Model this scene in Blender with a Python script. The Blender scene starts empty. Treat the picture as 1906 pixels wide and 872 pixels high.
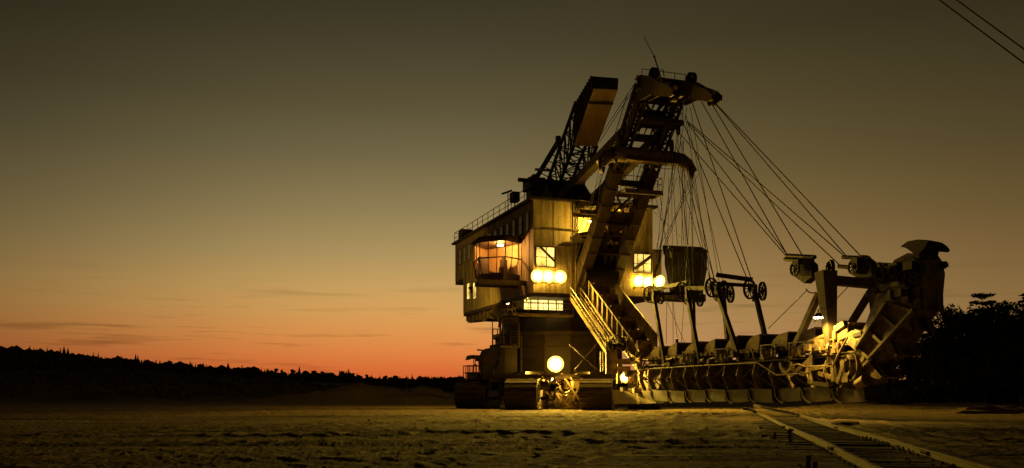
import bpy, math, random
import numpy as np
from mathutils import Vector, Matrix
random.seed(7)
rng = np.random.default_rng(11)
S = bpy.context.scene
COL = S.collection
R = math.radians

# ------------------------------------------------------------------ camera
F, CX, HY, CAMZ = 1700.0, 953.0, 733.0, 1.4
cam = bpy.data.cameras.new('camera'); camo = bpy.data.objects.new('camera', cam); COL.objects.link(camo)
cam.sensor_width = 36; cam.lens = 36*F/1906; cam.shift_y = (HY-436)/1906
cam.clip_start = 0.1; cam.clip_end = 9000
camo.location = (0, 0, CAMZ); camo.rotation_euler = (R(90), 0, 0)
S.camera = camo
S.view_settings.view_transform = 'Standard'; S.view_settings.look = 'None'
S.view_settings.exposure = 0; S.view_settings.gamma = 1; S.view_settings.use_curve_mapping = False
S.cycles.use_denoising = True
S.cycles.max_bounces = 5; S.cycles.diffuse_bounces = 3; S.cycles.transparent_max_bounces = 8
S.cycles.volume_bounces = 0
S.cycles.volume_step_rate = 4
S.cycles.sample_clamp_indirect = 5; S.cycles.sample_clamp_direct = 0

# machine frame: u to the right along the house front, v back, z up
ANG = R(19.0)
OX, OY = 1.906, 81.0
ca, sa = math.cos(ANG), math.sin(ANG)
def loc(w):
    dx, dy = w[0]-OX, w[1]-OY
    return Vector((dx*ca+dy*sa, -dx*sa+dy*ca, w[2]))
def wld(l):
    return Vector((OX+l[0]*ca-l[1]*sa, OY+l[0]*sa+l[1]*ca, l[2]))
def Q(px, py, u=None, v=None, z=None, d=None):
    """local point where the sight line of a photo pixel meets a plane of the machine"""
    k = (px-CX)/F; m = (HY-py)/F
    if d is not None: Y = d
    elif u is not None:   # (kY-OX)ca+(Y-OY)sa=u
        Y = (u+OX*ca+OY*sa)/(k*ca+sa)
    elif v is not None:
        Y = (v-OX*sa+OY*ca)/(-k*sa+ca)
    else: Y = (z-CAMZ)/m
    return loc((k*Y, Y, CAMZ+m*Y))
def W(px, py, d=None, z=None):
    k = (px-CX)/F; m = (HY-py)/F
    if d is None: d = (z-CAMZ)/m
    return Vector((k*d, d, CAMZ+m*d))

# ------------------------------------------------------------------ materials
def nodes(m):
    m.use_nodes = True; nt = m.node_tree
    return nt, nt.nodes, nt.links, nt.nodes['Principled BSDF']
def grimy(name, c1, c2, rough=0.6, metal=0.0, scale=1.2, bump=0.25, streak=False, amt=0.5, spec=0.4):
    m = bpy.data.materials.new(name); nt, N, L, B = nodes(m)
    tc = N.new('ShaderNodeTexCoord'); mp = N.new('ShaderNodeMapping')
    if streak: mp.inputs['Scale'].default_value = (2.2, 2.2, 0.35)
    L.new(tc.outputs['Object'], mp.inputs[0])
    n1 = N.new('ShaderNodeTexNoise'); n1.inputs['Scale'].default_value = scale; n1.inputs['Detail'].default_value = 8; n1.inputs['Roughness'].default_value = 0.68
    n2 = N.new('ShaderNodeTexNoise'); n2.inputs['Scale'].default_value = scale*9; n2.inputs['Detail'].default_value = 4
    L.new(mp.outputs[0], n1.inputs['Vector']); L.new(tc.outputs['Object'], n2.inputs['Vector'])
    mx = N.new('ShaderNodeMath'); mx.operation = 'ADD'; L.new(n1.outputs[0], mx.inputs[0])
    m2 = N.new('ShaderNodeMath'); m2.operation = 'MULTIPLY'; m2.inputs[1].default_value = 0.35; L.new(n2.outputs[0], m2.inputs[0]); L.new(m2.outputs[0], mx.inputs[1])
    cr = N.new('ShaderNodeValToRGB'); cr.color_ramp.elements[0].position = 0.62-0.25*amt; cr.color_ramp.elements[1].position = 0.95-0.25*amt
    cr.color_ramp.elements[0].color = (*c1, 1); cr.color_ramp.elements[1].color = (*c2, 1)
    L.new(mx.outputs[0], cr.inputs[0]); L.new(cr.outputs[0], B.inputs['Base Color'])
    B.inputs['Roughness'].default_value = rough; B.inputs['Metallic'].default_value = metal
    B.inputs['Specular IOR Level'].default_value = spec
    bp = N.new('ShaderNodeBump'); bp.inputs['Strength'].default_value = bump; bp.inputs['Distance'].default_value = 0.04
    L.new(mx.outputs[0], bp.inputs['Height']); L.new(bp.outputs[0], B.inputs['Normal'])
    return m
def emit(name, col, st, vary=0.0, scale=1.0):
    m = bpy.data.materials.new(name); nt, N, L, B = nodes(m)
    B.inputs['Base Color'].default_value = (0.6, 0.55, 0.45, 1)
    B.inputs['Emission Color'].default_value = (*col, 1); B.inputs['Emission Strength'].default_value = st
    if vary:
        tc = N.new('ShaderNodeTexCoord'); n = N.new('ShaderNodeTexNoise'); n.inputs['Scale'].default_value = scale; n.inputs['Detail'].default_value = 3
        L.new(tc.outputs['Object'], n.inputs['Vector'])
        mr = N.new('ShaderNodeMapRange'); mr.inputs['From Min'].default_value = 0.35; mr.inputs['From Max'].default_value = 0.65
        mr.inputs['To Min'].default_value = st*(1-vary); mr.inputs['To Max'].default_value = st*(1+vary)
        L.new(n.outputs[0], mr.inputs[0]); L.new(mr.outputs[0], B.inputs['Emission Strength'])
    return m
def glass(name, tint=(0.9, 0.85, 0.75), through=0.75):
    m = bpy.data.materials.new(name); nt, N, L, B = nodes(m)
    out = N['Material Output']; t = N.new('ShaderNodeBsdfTransparent'); t.inputs[0].default_value = (*tint, 1)
    B.inputs['Base Color'].default_value = (0.25, 0.2, 0.13, 1); B.inputs['Roughness'].default_value = 0.12
    mx = N.new('ShaderNodeMixShader'); mx.inputs[0].default_value = through
    L.new(B.outputs[0], mx.inputs[1]); L.new(t.outputs[0], mx.inputs[2]); L.new(mx.outputs[0], out.inputs[0])
    return m
M = {}
M['wall'] = grimy('painted_wall', (0.50, 0.41, 0.25), (0.10, 0.058, 0.03), 0.65, 0, 0.8, 0.25, True, 0.42)
M['wallside'] = M['wall']
M['dark'] = grimy('dark_steel', (0.030, 0.023, 0.016), (0.055, 0.032, 0.018), 0.6, 0.2, 1.2, 0.3)
M['steel'] = grimy('brown_steel', (0.115, 0.08, 0.05), (0.05, 0.03, 0.018), 0.6, 0.15, 1.3, 0.3, True)
M['paint'] = grimy('ochre_steel', (0.30, 0.225, 0.12), (0.07, 0.042, 0.022), 0.58, 0.05, 1.6, 0.35, False, 0.45)
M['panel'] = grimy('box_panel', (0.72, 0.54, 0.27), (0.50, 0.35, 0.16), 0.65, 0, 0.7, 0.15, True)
M['rust'] = grimy('rusty_bucket', (0.08, 0.052, 0.026), (0.022, 0.013, 0.007), 0.7, 0.15, 2.0, 0.5)
M['scoop'] = grimy('earthy_scoop', (0.06, 0.038, 0.018), (0.018, 0.011, 0.006), 0.8, 0, 1.6, 0.6)
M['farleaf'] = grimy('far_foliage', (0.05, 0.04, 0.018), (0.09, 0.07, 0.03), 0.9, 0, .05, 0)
M['bucket'] = grimy('worn_bucket', (0.30, 0.21, 0.10), (0.08, 0.045, 0.022), 0.6, 0.1, 2.2, 0.5)
M['track'] = grimy('track_steel', (0.028, 0.02, 0.011), (0.065, 0.045, 0.026), 0.8, 0.1, 2.5, 0.6)
M['rope'] = grimy('wire_rope', (0.012, 0.010, 0.008), (0.02, 0.016, 0.011), 0.8, 0.0, 4, 0, False, .5, .1)
M['rail'] = grimy('rail_steel', (0.045, 0.027, 0.013), (0.022, 0.013, 0.006), 0.7, 0.0, 5, 0.35, False, .5, .1)
M['railhead'] = grimy('worn_rail_head', (0.45, 0.31, 0.15), (0.15, 0.09, 0.04), 0.5, 0.0, 4, 0.2)
M['sleeper'] = grimy('old_timber', (0.10, 0.07, 0.042), (0.045, 0.03, 0.018), 0.85, 0, 3, 0.8)
M['bark'] = grimy('bark', (0.05, 0.035, 0.022), (0.09, 0.06, 0.035), 0.9, 0, 4, 0.8)
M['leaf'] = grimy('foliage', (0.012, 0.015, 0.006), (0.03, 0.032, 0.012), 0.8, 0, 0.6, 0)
M['grass'] = grimy('dry_grass', (0.20, 0.14, 0.06), (0.09, 0.065, 0.026), 0.9, 0, 0.3, 0)
M['cream'] = grimy('cream_lining', (0.72, 0.52, 0.28), (0.55, 0.36, 0.16), 0.7, 0, 0.9, 0)
M['white'] = grimy('white_sign', (0.7, 0.68, 0.6), (0.5, 0.45, 0.35), 0.6, 0, 3, 0.1)
M['glass'] = glass('cab_glass', (0.95, 0.86, 0.7), 0.80)
M['pane'] = grimy('sky_tint_pane', (0.40, 0.36, 0.27), (0.28, 0.24, 0.16), 0.22, 0, 0.8, 0.05, True, 0.5, 0.6)  # pale tan base colour stands in for sky reflected by the glass
LAMP = (1.0, 0.60, 0.055)
M['lens'] = emit('lamp_lens', (1.0, 0.80, 0.33), 60)
M['lenssmall'] = emit('small_lamp_lens', (1.0, 0.82, 0.38), 30)
M['glow_ring'] = emit('lamp_glow_ring', (1.0, 0.70, 0.13), 1.35); M['glow_rim'] = emit('lamp_glow_rim', (1.0, 0.55, 0.04), 0.55)  # glow falloff round the lenses painted as stepped emission rings
M['lit'] = emit('lit_window', (1.0, 0.70, 0.15), 1.15, 0.8, 0.9)
M['wallglow'] = emit('wall_glow_band', (1.0, 0.74, 0.20), 1.9, 0.5, 0.7)
M['bulb'] = emit('cab_bulb', (1.0, 0.72, 0.30), 25)

# ------------------------------------------------------------------ mesh collector
class MB:
    def __init__(s): s.v = []; s.f = []; s.sm = []
    def add(s, vs, fs, smooth=False):
        o = len(s.v); s.v.extend(tuple(p) for p in vs)
        for f in fs: s.f.append([i+o for i in f]); s.sm.append(smooth)
        return s
    def box(s, a, b):
        x0, x1 = sorted((a[0], b[0])); y0, y1 = sorted((a[1], b[1])); z0, z1 = sorted((a[2], b[2]))
        vs = [(x, y, z) for z in (z0, z1) for y in (y0, y1) for x in (x0, x1)]
        return s.add(vs, [(0,2,3,1),(4,5,7,6),(0,1,5,4),(2,6,7,3),(0,4,6,2),(1,3,7,5)])
    def cbox(s, c, sx, sy, sz): return s.box((c[0]-sx/2, c[1]-sy/2, c[2]-sz/2), (c[0]+sx/2, c[1]+sy/2, c[2]+sz/2))
    def beam(s, p, q, w, h=None, up=(0,0,1), w2=None, h2=None):
        p = Vector(p); q = Vector(q); h = h or w; w2 = w2 or w; h2 = h2 or h
        d = (q-p)
        if d.length < 1e-6: return s
        d.normalize(); up = Vector(up)
        if abs(d.dot(up)) > 0.98: up = Vector((0, 1, 0))
        a = d.cross(up).normalized(); b = a.cross(d).normalized()
        vs = []
        for c, ww, hh in ((p, w, h), (q, w2, h2)):
            for sx, sy in ((-1,-1),(1,-1),(1,1),(-1,1)): vs.append(c+a*sx*ww/2+b*sy*hh/2)
        return s.add(vs, [(3,2,1,0),(4,5,6,7),(0,1,5,4),(1,2,6,5),(2,3,7,6),(3,0,4,7)])
    def ibeam(s, p, q, w, h, t=0.06, up=(0,0,1)):
        p = Vector(p); q = Vector(q); d = (q-p).normalized(); up = Vector(up)
        if abs(d.dot(up)) > 0.98: up = Vector((0, 1, 0))
        a = d.cross(up).normalized(); b = a.cross(d).normalized()
        s.beam(p+b*(h/2-t/2), q+b*(h/2-t/2), w, t, up); s.beam(p-b*(h/2-t/2), q-b*(h/2-t/2), w, t, up)
        return s.beam(p, q, t, h-2*t-0.004, up)
    def tube(s, p, q, r, n=8, r2=None):
        return s.ptube([p, q], [r, r if r2 is None else r2], n)
    def ptube(s, pts, r, n=8, caps=True):
        pts = [Vector(p) for p in pts]; rr = r if isinstance(r, (list, tuple)) else [r]*len(pts)
        vs = []; fs = []
        d0 = (pts[1]-pts[0]).normalized(); ref = Vector((0,0,1)) if abs(d0.z) < 0.9 else Vector((1,0,0))
        for i, p in enumerate(pts):
            d = (pts[min(i+1, len(pts)-1)]-pts[max(i-1, 0)]).normalized()
            a = d.cross(ref)
            if a.length < 1e-4: a = d.cross(Vector((0,1,0)))
            a.normalize(); b = d.cross(a).normalized()
            for k in range(n):
                t = 2*math.pi*k/n; vs.append(p+(a*math.cos(t)+b*math.sin(t))*rr[i])
        for i in range(len(pts)-1):
            for k in range(n):
                fs.append((i*n+k, i*n+(k+1)%n, (i+1)*n+(k+1)%n, (i+1)*n+k))
        s.add(vs, fs, True)
        if caps:
            s.add(vs[:n], [tuple(range(n))[::-1]]); s.add(vs[-n:], [tuple(range(n))])
        return s
    def prism(s, poly, off):
        poly = [Vector(p) for p in poly]; off = Vector(off); n = len(poly)
        vs = poly+[p+off for p in poly]
        nrm = Vector((0,0,0))
        for i in range(n): nrm += poly[i].cross(poly[(i+1) % n])
        side = [(i, (i+1) % n, (i+1) % n+n, i+n) for i in range(n)]
        f = [tuple(range(n))[::-1], tuple(range(n, 2*n))]+side
        if nrm.dot(off) < 0: f = [t[::-1] for t in f]
        return s.add(vs, f)
    def loft(s, A, B):
        n = len(A); vs = [Vector(p) for p in A]+[Vector(p) for p in B]
        return s.add(vs, [tuple(range(n))[::-1], tuple(range(n, 2*n))]+[(i, (i+1) % n, (i+1) % n+n, i+n) for i in range(n)])
    def ring(s, c, ax, r, t, n=20, w=None):
        c = Vector(c); ax = Vector(ax).normalized(); ref = Vector((0,0,1)) if abs(ax.z) < 0.9 else Vector((1,0,0))
        a = ax.cross(ref).normalized(); b = ax.cross(a)
        w = w or t; vs = []; fs = []
        for k in range(n):
            th = 2*math.pi*k/n; e = a*math.cos(th)+b*math.sin(th)
            for rr, o in ((r, -w/2), (r, w/2), (r-t, w/2), (r-t, -w/2)): vs.append(c+e*rr+ax*o)
        for k in range(n):
            j = (k+1) % n
            for m in range(4): fs.append((4*k+m, 4*k+(m+1) % 4, 4*j+(m+1) % 4, 4*j+m))
        return s.add(vs, fs)
    def wheel(s, c, ax, r, spokes=8, t=0.07, w=0.14):
        c = Vector(c); ax = Vector(ax).normalized(); ref = Vector((0,0,1)) if abs(ax.z) < 0.9 else Vector((1,0,0))
        a = ax.cross(ref).normalized(); b = ax.cross(a)
        s.ring(c, ax, r, t, 24, w)
        s.tube(c-ax*w*0.8, c+ax*w*0.8, r*0.17, 10)
        for k in range(spokes):
            th = 2*math.pi*k/spokes; e = a*math.cos(th)+b*math.sin(th)
            s.beam(c+e*r*0.1, c+e*(r-t*0.5), 0.05, 0.05, ax)
        return s
    def disc(s, c, ax, r, n=20):
        c = Vector(c); ax = Vector(ax).normalized(); ref = Vector((0,0,1)) if abs(ax.z) < 0.9 else Vector((1,0,0))
        a = ax.cross(ref).normalized(); b = ax.cross(a)
        vs = [c+(a*math.cos(2*math.pi*k/n)+b*math.sin(2*math.pi*k/n))*r for k in range(n)]
        return s.add(vs, [tuple(range(n))])
    def mesh(s, name, mat, bevel=False):
        me = bpy.data.meshes.new(name); me.from_pydata(s.v, [], s.f)
        me.polygons.foreach_set('use_smooth', s.sm); me.materials.append(mat); me.update()
        return me
    def build(s, name, mat, parent=None):
        o = bpy.data.objects.new(name, s.mesh(name, mat)); COL.objects.link(o)
        if parent: o.parent = parent
        return o
def tag(o, label=None, cat=None, group=None, kind=None):
    if label: o['label'] = label
    if cat: o['category'] = cat
    if group: o['group'] = group
    if kind: o['kind'] = kind
    return o
def empty(name, l=(0,0,0), rz=0, parent=None):
    o = bpy.data.objects.new(name, None); COL.objects.link(o); o.location = l; o.rotation_euler = (0, 0, rz); o.empty_display_size = 0.3
    if parent: o.parent = parent
    return o
def light(name, kind, l, power, col=LAMP, parent=None, aim=None, size=0.15, spot=150, blend=0.6):
    d = bpy.data.lights.new(name, kind); d.energy = power; d.color = col
    d.shadow_soft_size = size
    if kind == 'SPOT': d.spot_size = R(spot); d.spot_blend = blend
    o = bpy.data.objects.new(name, d); COL.objects.link(o); o.location = l
    if parent: o.parent = parent
    if aim is not None: o.rotation_euler = (Vector(aim)).to_track_quat('-Z', 'Y').to_euler()
    return o

# ------------------------------------------------------------------ noise (numpy)
_tab = rng.random((256, 256))
def vn(x, y):
    x = np.asarray(x, float); y = np.asarray(y, float)
    xi = np.floor(x).astype(int); yi = np.floor(y).astype(int); fx = x-xi; fy = y-yi
    fx = fx*fx*fx*(fx*(fx*6-15)+10); fy = fy*fy*fy*(fy*(fy*6-15)+10)
    a = _tab[xi & 255, yi & 255]; b = _tab[(xi+1) & 255, yi & 255]; c = _tab[xi & 255, (yi+1) & 255]; d = _tab[(xi+1) & 255, (yi+1) & 255]
    return (a*(1-fx)+b*fx)*(1-fy)+(c*(1-fx)+d*fx)*fy
def fbm(x, y, o=4):
    t = 0; a = 0.5
    for i in range(o):
        t = t+a*(vn(x+13.7*i, y+7.3*i)*2-1); x = x*2.03; y = y*2.03; a *= 0.5
    return t
def sst(a, b, x):
    t = np.clip((np.asarray(x, float)-a)/(b-a), 0, 1); return t*t*(3-2*t)

# rails (world): the line of each rail head from the photograph's ground plane
RZ = 0.17
railL = [W(1700, 903, z=RZ), W(1635, 870, z=RZ), W(1566, 836.5, z=RZ), W(1526, 817, z=RZ), W(1460, 790, z=RZ), W(1424, 773.5, d=52)+Vector((0,0,0.02)), W(1410, 766, d=57), W(1397, 760.5, d=60), W(1383, 758.5, d=62)]
railR = [W(1960, 903, z=RZ), W(1844, 870, z=RZ), W(1724, 835.5, z=RZ), W(1646, 813, z=RZ), W(1557, 791.6, z=RZ), W(1489, 771.5, d=53), W(1469, 766, d=57), W(1437, 760, d=61), W(1403, 753, d=66)]
rc0 = (railL[1]+railR[1])/2; rc1 = (railL[4]+railR[4])/2
rdir = Vector((rc1.x-rc0.x, rc1.y-rc0.y, 0)).normalized(); rper = Vector((rdir.y, -rdir.x, 0))

# ------------------------------------------------------------------ terrain
RUTS = []
for (x0, y0, x1, y1), dep, hw in (((0, 862, 900, 772), .11, 1.0), ((0, 822, 860, 762), .10, .9), ((100, 872, 950, 785), .13, 1.1), ((300, 872, 1000, 790), .09, .9), ((560, 872, 1150, 790), .12, 1.0), ((0, 812, 830, 786), .12, 1.0), ((0, 764, 700, 754), .12, 1.1), ((200, 840, 1100, 786), .11, 1.0), ((0, 834, 420, 806), .10, .9), ((450, 872, 1000, 812), .11, 1.0), ((0, 792, 800, 754), .12, 1.1),
        ((0, 776, 700, 752), .10, 1.0), ((700, 872, 1300, 775), .10, .9), ((1420, 772, 1906, 835), .13, 1.0), ((1480, 768, 1906, 805), .11, 1.1), ((1560, 775, 1906, 862), .12, .9), ((900, 872, 1350, 800), .10, 1.0), ((0, 846, 600, 800), .11, .9)):
    a_ = W(x0, y0, z=0); b_ = W(x1, y1, z=0); d_ = (b_-a_); d_.z = 0; d_.normalize(); RUTS.append((a_.x, a_.y, -d_.y, d_.x, dep, hw))
def height(x, y):
    x = np.asarray(x, float); y = np.asarray(y, float)
    r = np.hypot(x, y)
    near = 1-sst(90, 200, r)
    h = 0.10*fbm(x*0.07+3, y*0.10, 3)
    # wheel and crawler ruts crossing the flat in front of the machine
    rough = sst(0.30, 0.68, vn(x*0.07+2, y*0.12+8)*0.65+vn(x*0.21, y*0.33)*0.35)
    wob = 0.35*fbm(x*0.04+7, y*0.04, 2)+0.05*fbm(x*0.6, y*0.6, 2)
    for (ax_, ay_, nx_, ny_, dep, half_w) in RUTS:
        dd = (x-ax_)*nx_+(y-ay_)*ny_+wob
        q = np.abs(np.abs(dd)-half_w)
        h = h+near*0.34*dep*(-np.exp(-(q/0.20)**2)+0.6*np.exp(-((q-0.40)/0.15)**2))
    a = 0.06
    t = y*np.cos(a)-x*np.sin(a)+0.5*wob; s_ = x*np.cos(a)+y*np.sin(a)
    rut = 1-np.abs(vn(t*0.40+5, s_*0.016)*2-1)
    h = h+near*0.12*(rut-0.5)
    lump = 1-np.abs(fbm(x*0.45, y*1.3, 5))*2.2
    h = h+near*rough*0.014*(lump-0.6)
    h = h+near*(0.046*fbm(x*0.06, y*1.4, 2)+0.036*fbm(x*0.13+9, y*3.6, 2)+(0.008+0.020*rough)*fbm(x*14, y*3.6, 3)+0.007*fbm(x*31, y*7.5, 2))
    # calm the strip under the track
    dx = (x-rc0.x)*rper.x+(y-rc0.y)*rper.y
    w = np.exp(-(dx/1.9)**2)*(1-sst(52, 64, y))
    h = h*(1-0.5*w)-0.045*w
    # calm under the machine
    wm = np.exp(-(((x-5)/16)**2+((y-84)/9)**2))
    h = h*(1-0.75*wm)
    # sand mounds behind the flat
    def mound(px, d, hh, sx, sy=4.0):
        c = (px-CX)/F*d
        return hh*np.exp(-((x-c)/sx)**2-((y-d)/sy)**2)*(1+0.35*fbm(x*0.5, y*0.5, 3))
    h = h+mound(652, 118, 0.75, 2.6)+mound(620, 118, 0.8, 8)+mound(700, 120, 0.9, 5)+mound(782, 118, 0.7, 3)+mound(820, 120, 0.8, 5)+mound(720, 122, 0.9, 14)
    h = h+mound(560, 122, 0.6, 7)+mound(420, 150, 1.1, 6)+mound(250, 140, 0.8, 7)
    h = h+mound(1560, 84, 0.35, 5, 2.5)+mound(1700, 82, 0.3, 7, 2)+mound(1840, 70, 0.5, 3.0, 1.5)+mound(1780, 90, 0.5, 9, 4)
    # the wooded bank on the left, falling away to the right
    bank = sst(0, 1, (y-(175+0.35*(x+60)))/70)*sst(0, -100, x)
    h = h+bank*(4.2+1.6*fbm(x*0.03, y*0.03, 4)+0.8*fbm(x*0.2, y*0.2, 4))
    h = h+sst(0, 1, (y-148-0.25*(x+50))/14)*sst(-8, -50, x)*(1.6+1.5*fbm(x*0.12+9, y*0.12, 4))
    # ground climbs a little under the wood on the right
    h = h+sst(95, 150, y)*sst(30, 60, x)*1.5
    return h
rad = np.concatenate([np.geomspace(1.2, 14, 46)[:-1], np.geomspace(14, 105, 560)[:-1], np.geomspace(105, 420, 90)[:-1], np.geomspace(420, 5000, 26)])
fr = np.linspace(-34, 34, 1080); back = np.linspace(34, 326, 74)[1:-1]
ang = np.radians(np.concatenate([fr, back]))
nr, na = len(rad), len(ang)
gx = rad[:, None]*np.sin(ang)[None]; gy = rad[:, None]*np.cos(ang)[None]
gz = height(gx, gy)
co = np.stack([gx, gy, gz], -1).reshape(-1, 3)
i = np.arange(nr-1)[:, None]; j = np.arange(na)[None]; j2 = (j+1) % na
faces = np.stack([i*na+j, (i+1)*na+j, (i+1)*na+j2, i*na+j2], -1).reshape(-1, 4)
cen = len(co); co = np.vstack([co, [[0, 0, 0]]])
me = bpy.data.meshes.new('ground')
tri = np.stack([np.full(na, cen), np.arange(na), (np.arange(na)+1) % na], -1)
nl = faces.size+tri.size
me.vertices.add(len(co)); me.vertices.foreach_set('co', co.ravel())
me.loops.add(nl); me.loops.foreach_set('vertex_index', np.concatenate([faces.ravel(), tri.ravel()]).astype(np.int32))
me.polygons.add(len(faces)+na)
st = np.concatenate([np.arange(len(faces))*4, faces.size+np.arange(na)*3]); me.polygons.foreach_set('loop_start', st.astype(np.int32))
me.polygons.foreach_set('loop_total', np.concatenate([np.full(len(faces), 4), np.full(na, 3)]).astype(np.int32))
me.polygons.foreach_set('use_smooth', np.ones(len(faces)+na, bool))
me.update(calc_edges=True); me.validate()
def ground_mat():
    m = bpy.data.materials.new('sand'); nt, N, L, B = nodes(m)
    g = N.new('ShaderNodeNewGeometry'); mp = N.new('ShaderNodeMapping'); mp.inputs['Scale'].default_value = (0.045, 0.5, 0.3); mp.inputs['Rotation'].default_value = (0, 0, R(-6))
    L.new(g.outputs['Position'], mp.inputs[0])
    n1 = N.new('ShaderNodeTexNoise'); n1.inputs['Scale'].default_value = 1.0; n1.inputs['Detail'].default_value = 10; n1.inputs['Roughness'].default_value = 0.7; L.new(mp.outputs[0], n1.inputs['Vector'])
    n2 = N.new('ShaderNodeTexNoise'); n2.inputs['Scale'].default_value = 6.5; n2.inputs['Detail'].default_value = 10; n2.inputs['Roughness'].default_value = 0.75; L.new(g.outputs['Position'], n2.inputs['Vector'])
    ad = N.new('ShaderNodeMath'); ad.operation = 'ADD'; L.new(n1.outputs[0], ad.inputs[0]); L.new(n2.outputs[0], ad.inputs[1])
    cr = N.new('ShaderNodeValToRGB'); e = cr.color_ramp.elements; e[0].position = 0.88; e[0].color = (0.028, 0.018, 0.009, 1); e[1].position = 1.20; e[1].color = (0.36, 0.26, 0.13, 1)
    k = e.new(1.03); k.color = (0.16, 0.112, 0.055, 1)
    L.new(ad.outputs[0], cr.inputs[0])
    # scrub-covered soil away from the worked flat
    sx = N.new('ShaderNodeSeparateXYZ'); L.new(g.outputs['Position'], sx.inputs[0])
    mr = N.new('ShaderNodeMapRange'); mr.inputs['From Min'].default_value = 138; mr.inputs['From Max'].default_value = 190; L.new(sx.outputs[1], mr.inputs[0])
    mixc = N.new('ShaderNodeMix'); mixc.data_type = 'RGBA'; L.new(mr.outputs[0], mixc.inputs['Factor']); L.new(cr.outputs[0], mixc.inputs['A'])
    cr2 = N.new('ShaderNodeValToRGB'); cr2.color_ramp.elements[0].position = 0.45; cr2.color_ramp.elements[0].color = (0.05, 0.036, 0.018, 1); cr2.color_ramp.elements[1].position = 0.68; cr2.color_ramp.elements[1].color = (0.20, 0.14, 0.06, 1)
    L.new(n2.outputs[0], cr2.inputs[0]); L.new(cr2.outputs[0], mixc.inputs['B']); L.new(mixc.outputs['Result'], B.inputs['Base Color'])
    B.inputs['Roughness'].default_value = 0.9; B.inputs['Specular IOR Level'].default_value = 0.25
    n3 = N.new('ShaderNodeTexNoise'); n3.inputs['Scale'].default_value = 14; n3.inputs['Detail'].default_value = 8; n3.inputs['Roughness'].default_value = 0.8; L.new(g.outputs['Position'], n3.inputs['Vector'])
    ad2 = N.new('ShaderNodeMath'); ad2.operation = 'MULTIPLY_ADD'; ad2.inputs[1].default_value = 0.5; L.new(n3.outputs[0], ad2.inputs[0]); L.new(n2.outputs[0], ad2.inputs[2])
    bp = N.new('ShaderNodeBump'); bp.inputs['Strength'].default_value = 1.0; bp.inputs['Distance'].default_value = 0.16; L.new(ad2.outputs[0], bp.inputs['Height']); L.new(bp.outputs[0], B.inputs['Normal'])
    return m
M['sand'] = ground_mat(); me.materials.append(M['sand'])
go = bpy.data.objects.new('ground', me); COL.objects.link(go); tag(go, kind='structure')
def gh(x, y): return float(height(np.array([x]), np.array([y]))[0])

# ------------------------------------------------------------------ sky
w = bpy.data.worlds.new('World'); S.world = w; w.use_nodes = True
nt = w.node_tree; N = nt.nodes; L = nt.links; BG = N['Background']
tc = N.new('ShaderNodeTexCoord'); sep = N.new('ShaderNodeSeparateXYZ'); L.new(tc.outputs['Generated'], sep.inputs[0])
def srgb(r, g, b): return tuple(((c/255+0.055)/1.055)**2.4 if c > 10 else c/255/12.92 for c in (r, g, b))+(1,)
cr = N.new('ShaderNodeValToRGB'); els = cr.color_ramp.elements
stops = [(0.0, (204, 88, 44)), (0.025, (220, 110, 54)), (0.045, (227, 133, 68)), (0.066, (225, 150, 79)), (0.09, (217, 162, 91)), (0.115, (204, 162, 96)),
         (0.15, (176, 149, 95)), (0.195, (147, 128, 85)), (0.25, (115, 103, 70)), (0.30, (92, 82, 55)), (0.36, (70, 63, 43)), (0.40, (58, 52, 36)), (0.6, (36, 32, 22)), (1.0, (24, 22, 17))]
els[0].position = 0; els[0].color = srgb(*stops[0][1]); els[1].position = 1; els[1].color = srgb(*stops[-1][1])
for p, c in stops[1:-1]: e = els.new(p); e.color = srgb(*c)
L.new(sep.outputs[2], cr.inputs[0])
cs = N.new('ShaderNodeValToRGB'); e2 = cs.color_ramp.elements
side = [(0.0, (198, 138, 90)), (0.03, (198, 142, 91)), (0.06, (194, 145, 90)), (0.09, (184, 143, 86)), (0.13, (166, 131, 79)), (0.18, (140, 113, 68)), (0.24, (112, 95, 58)), (0.30, (91, 79, 49)), (0.36, (71, 62, 39)), (0.42, (58, 52, 33)), (0.6, (34, 31, 21)), (1.0, (22, 20, 15))]
e2[0].position = 0; e2[0].color = srgb(*side[0][1]); e2[1].position = 1; e2[1].color = srgb(*side[-1][1])
for p, c in side[1:-1]: e = e2.new(p); e.color = srgb(*c)
L.new(sep.outputs[2], cs.inputs[0])
at = N.new('ShaderNodeMath'); at.operation = 'ARCTAN2'; L.new(sep.outputs[0], at.inputs[0]); L.new(sep.outputs[1], at.inputs[1])
sm_ = N.new('ShaderNodeMapRange'); sm_.interpolation_type = 'SMOOTHSTEP'; sm_.inputs['From Min'].default_value = R(-4); sm_.inputs['From Max'].default_value = R(13); L.new(at.outputs[0], sm_.inputs[0])
mixs = N.new('ShaderNodeMix'); mixs.data_type = 'RGBA'; L.new(sm_.outputs[0], mixs.inputs['Factor']); L.new(cr.outputs[0], mixs.inputs['A']); L.new(cs.outputs[0], mixs.inputs['B'])
an_ = N.new('ShaderNodeMapRange'); an_.inputs['From Min'].default_value = R(-180); an_.inputs['From Max'].default_value = R(180); L.new(at.outputs[0], an_.inputs[0])
az = N.new('ShaderNodeValToRGB'); ae = az.color_ramp.elements; az.color_ramp.interpolation = 'B_SPLINE'
ae[0].position = 0; ae[0].color = (0.17,)*3+(1,); ae[1].position = 1; ae[1].color = (0.17,)*3+(1,)
for dg, c in ((-90, .20), (-50, .30), (-31, .40), (-24, .57), (-15, .88), (-6, 1.0), (4, 1.0), (12, .86), (20, .70), (29, .52), (50, .42), (90, .22)): e = ae.new((dg+180)/360); e.color = (c, c, c, 1)
L.new(an_.outputs[0], az.inputs[0])
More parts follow.
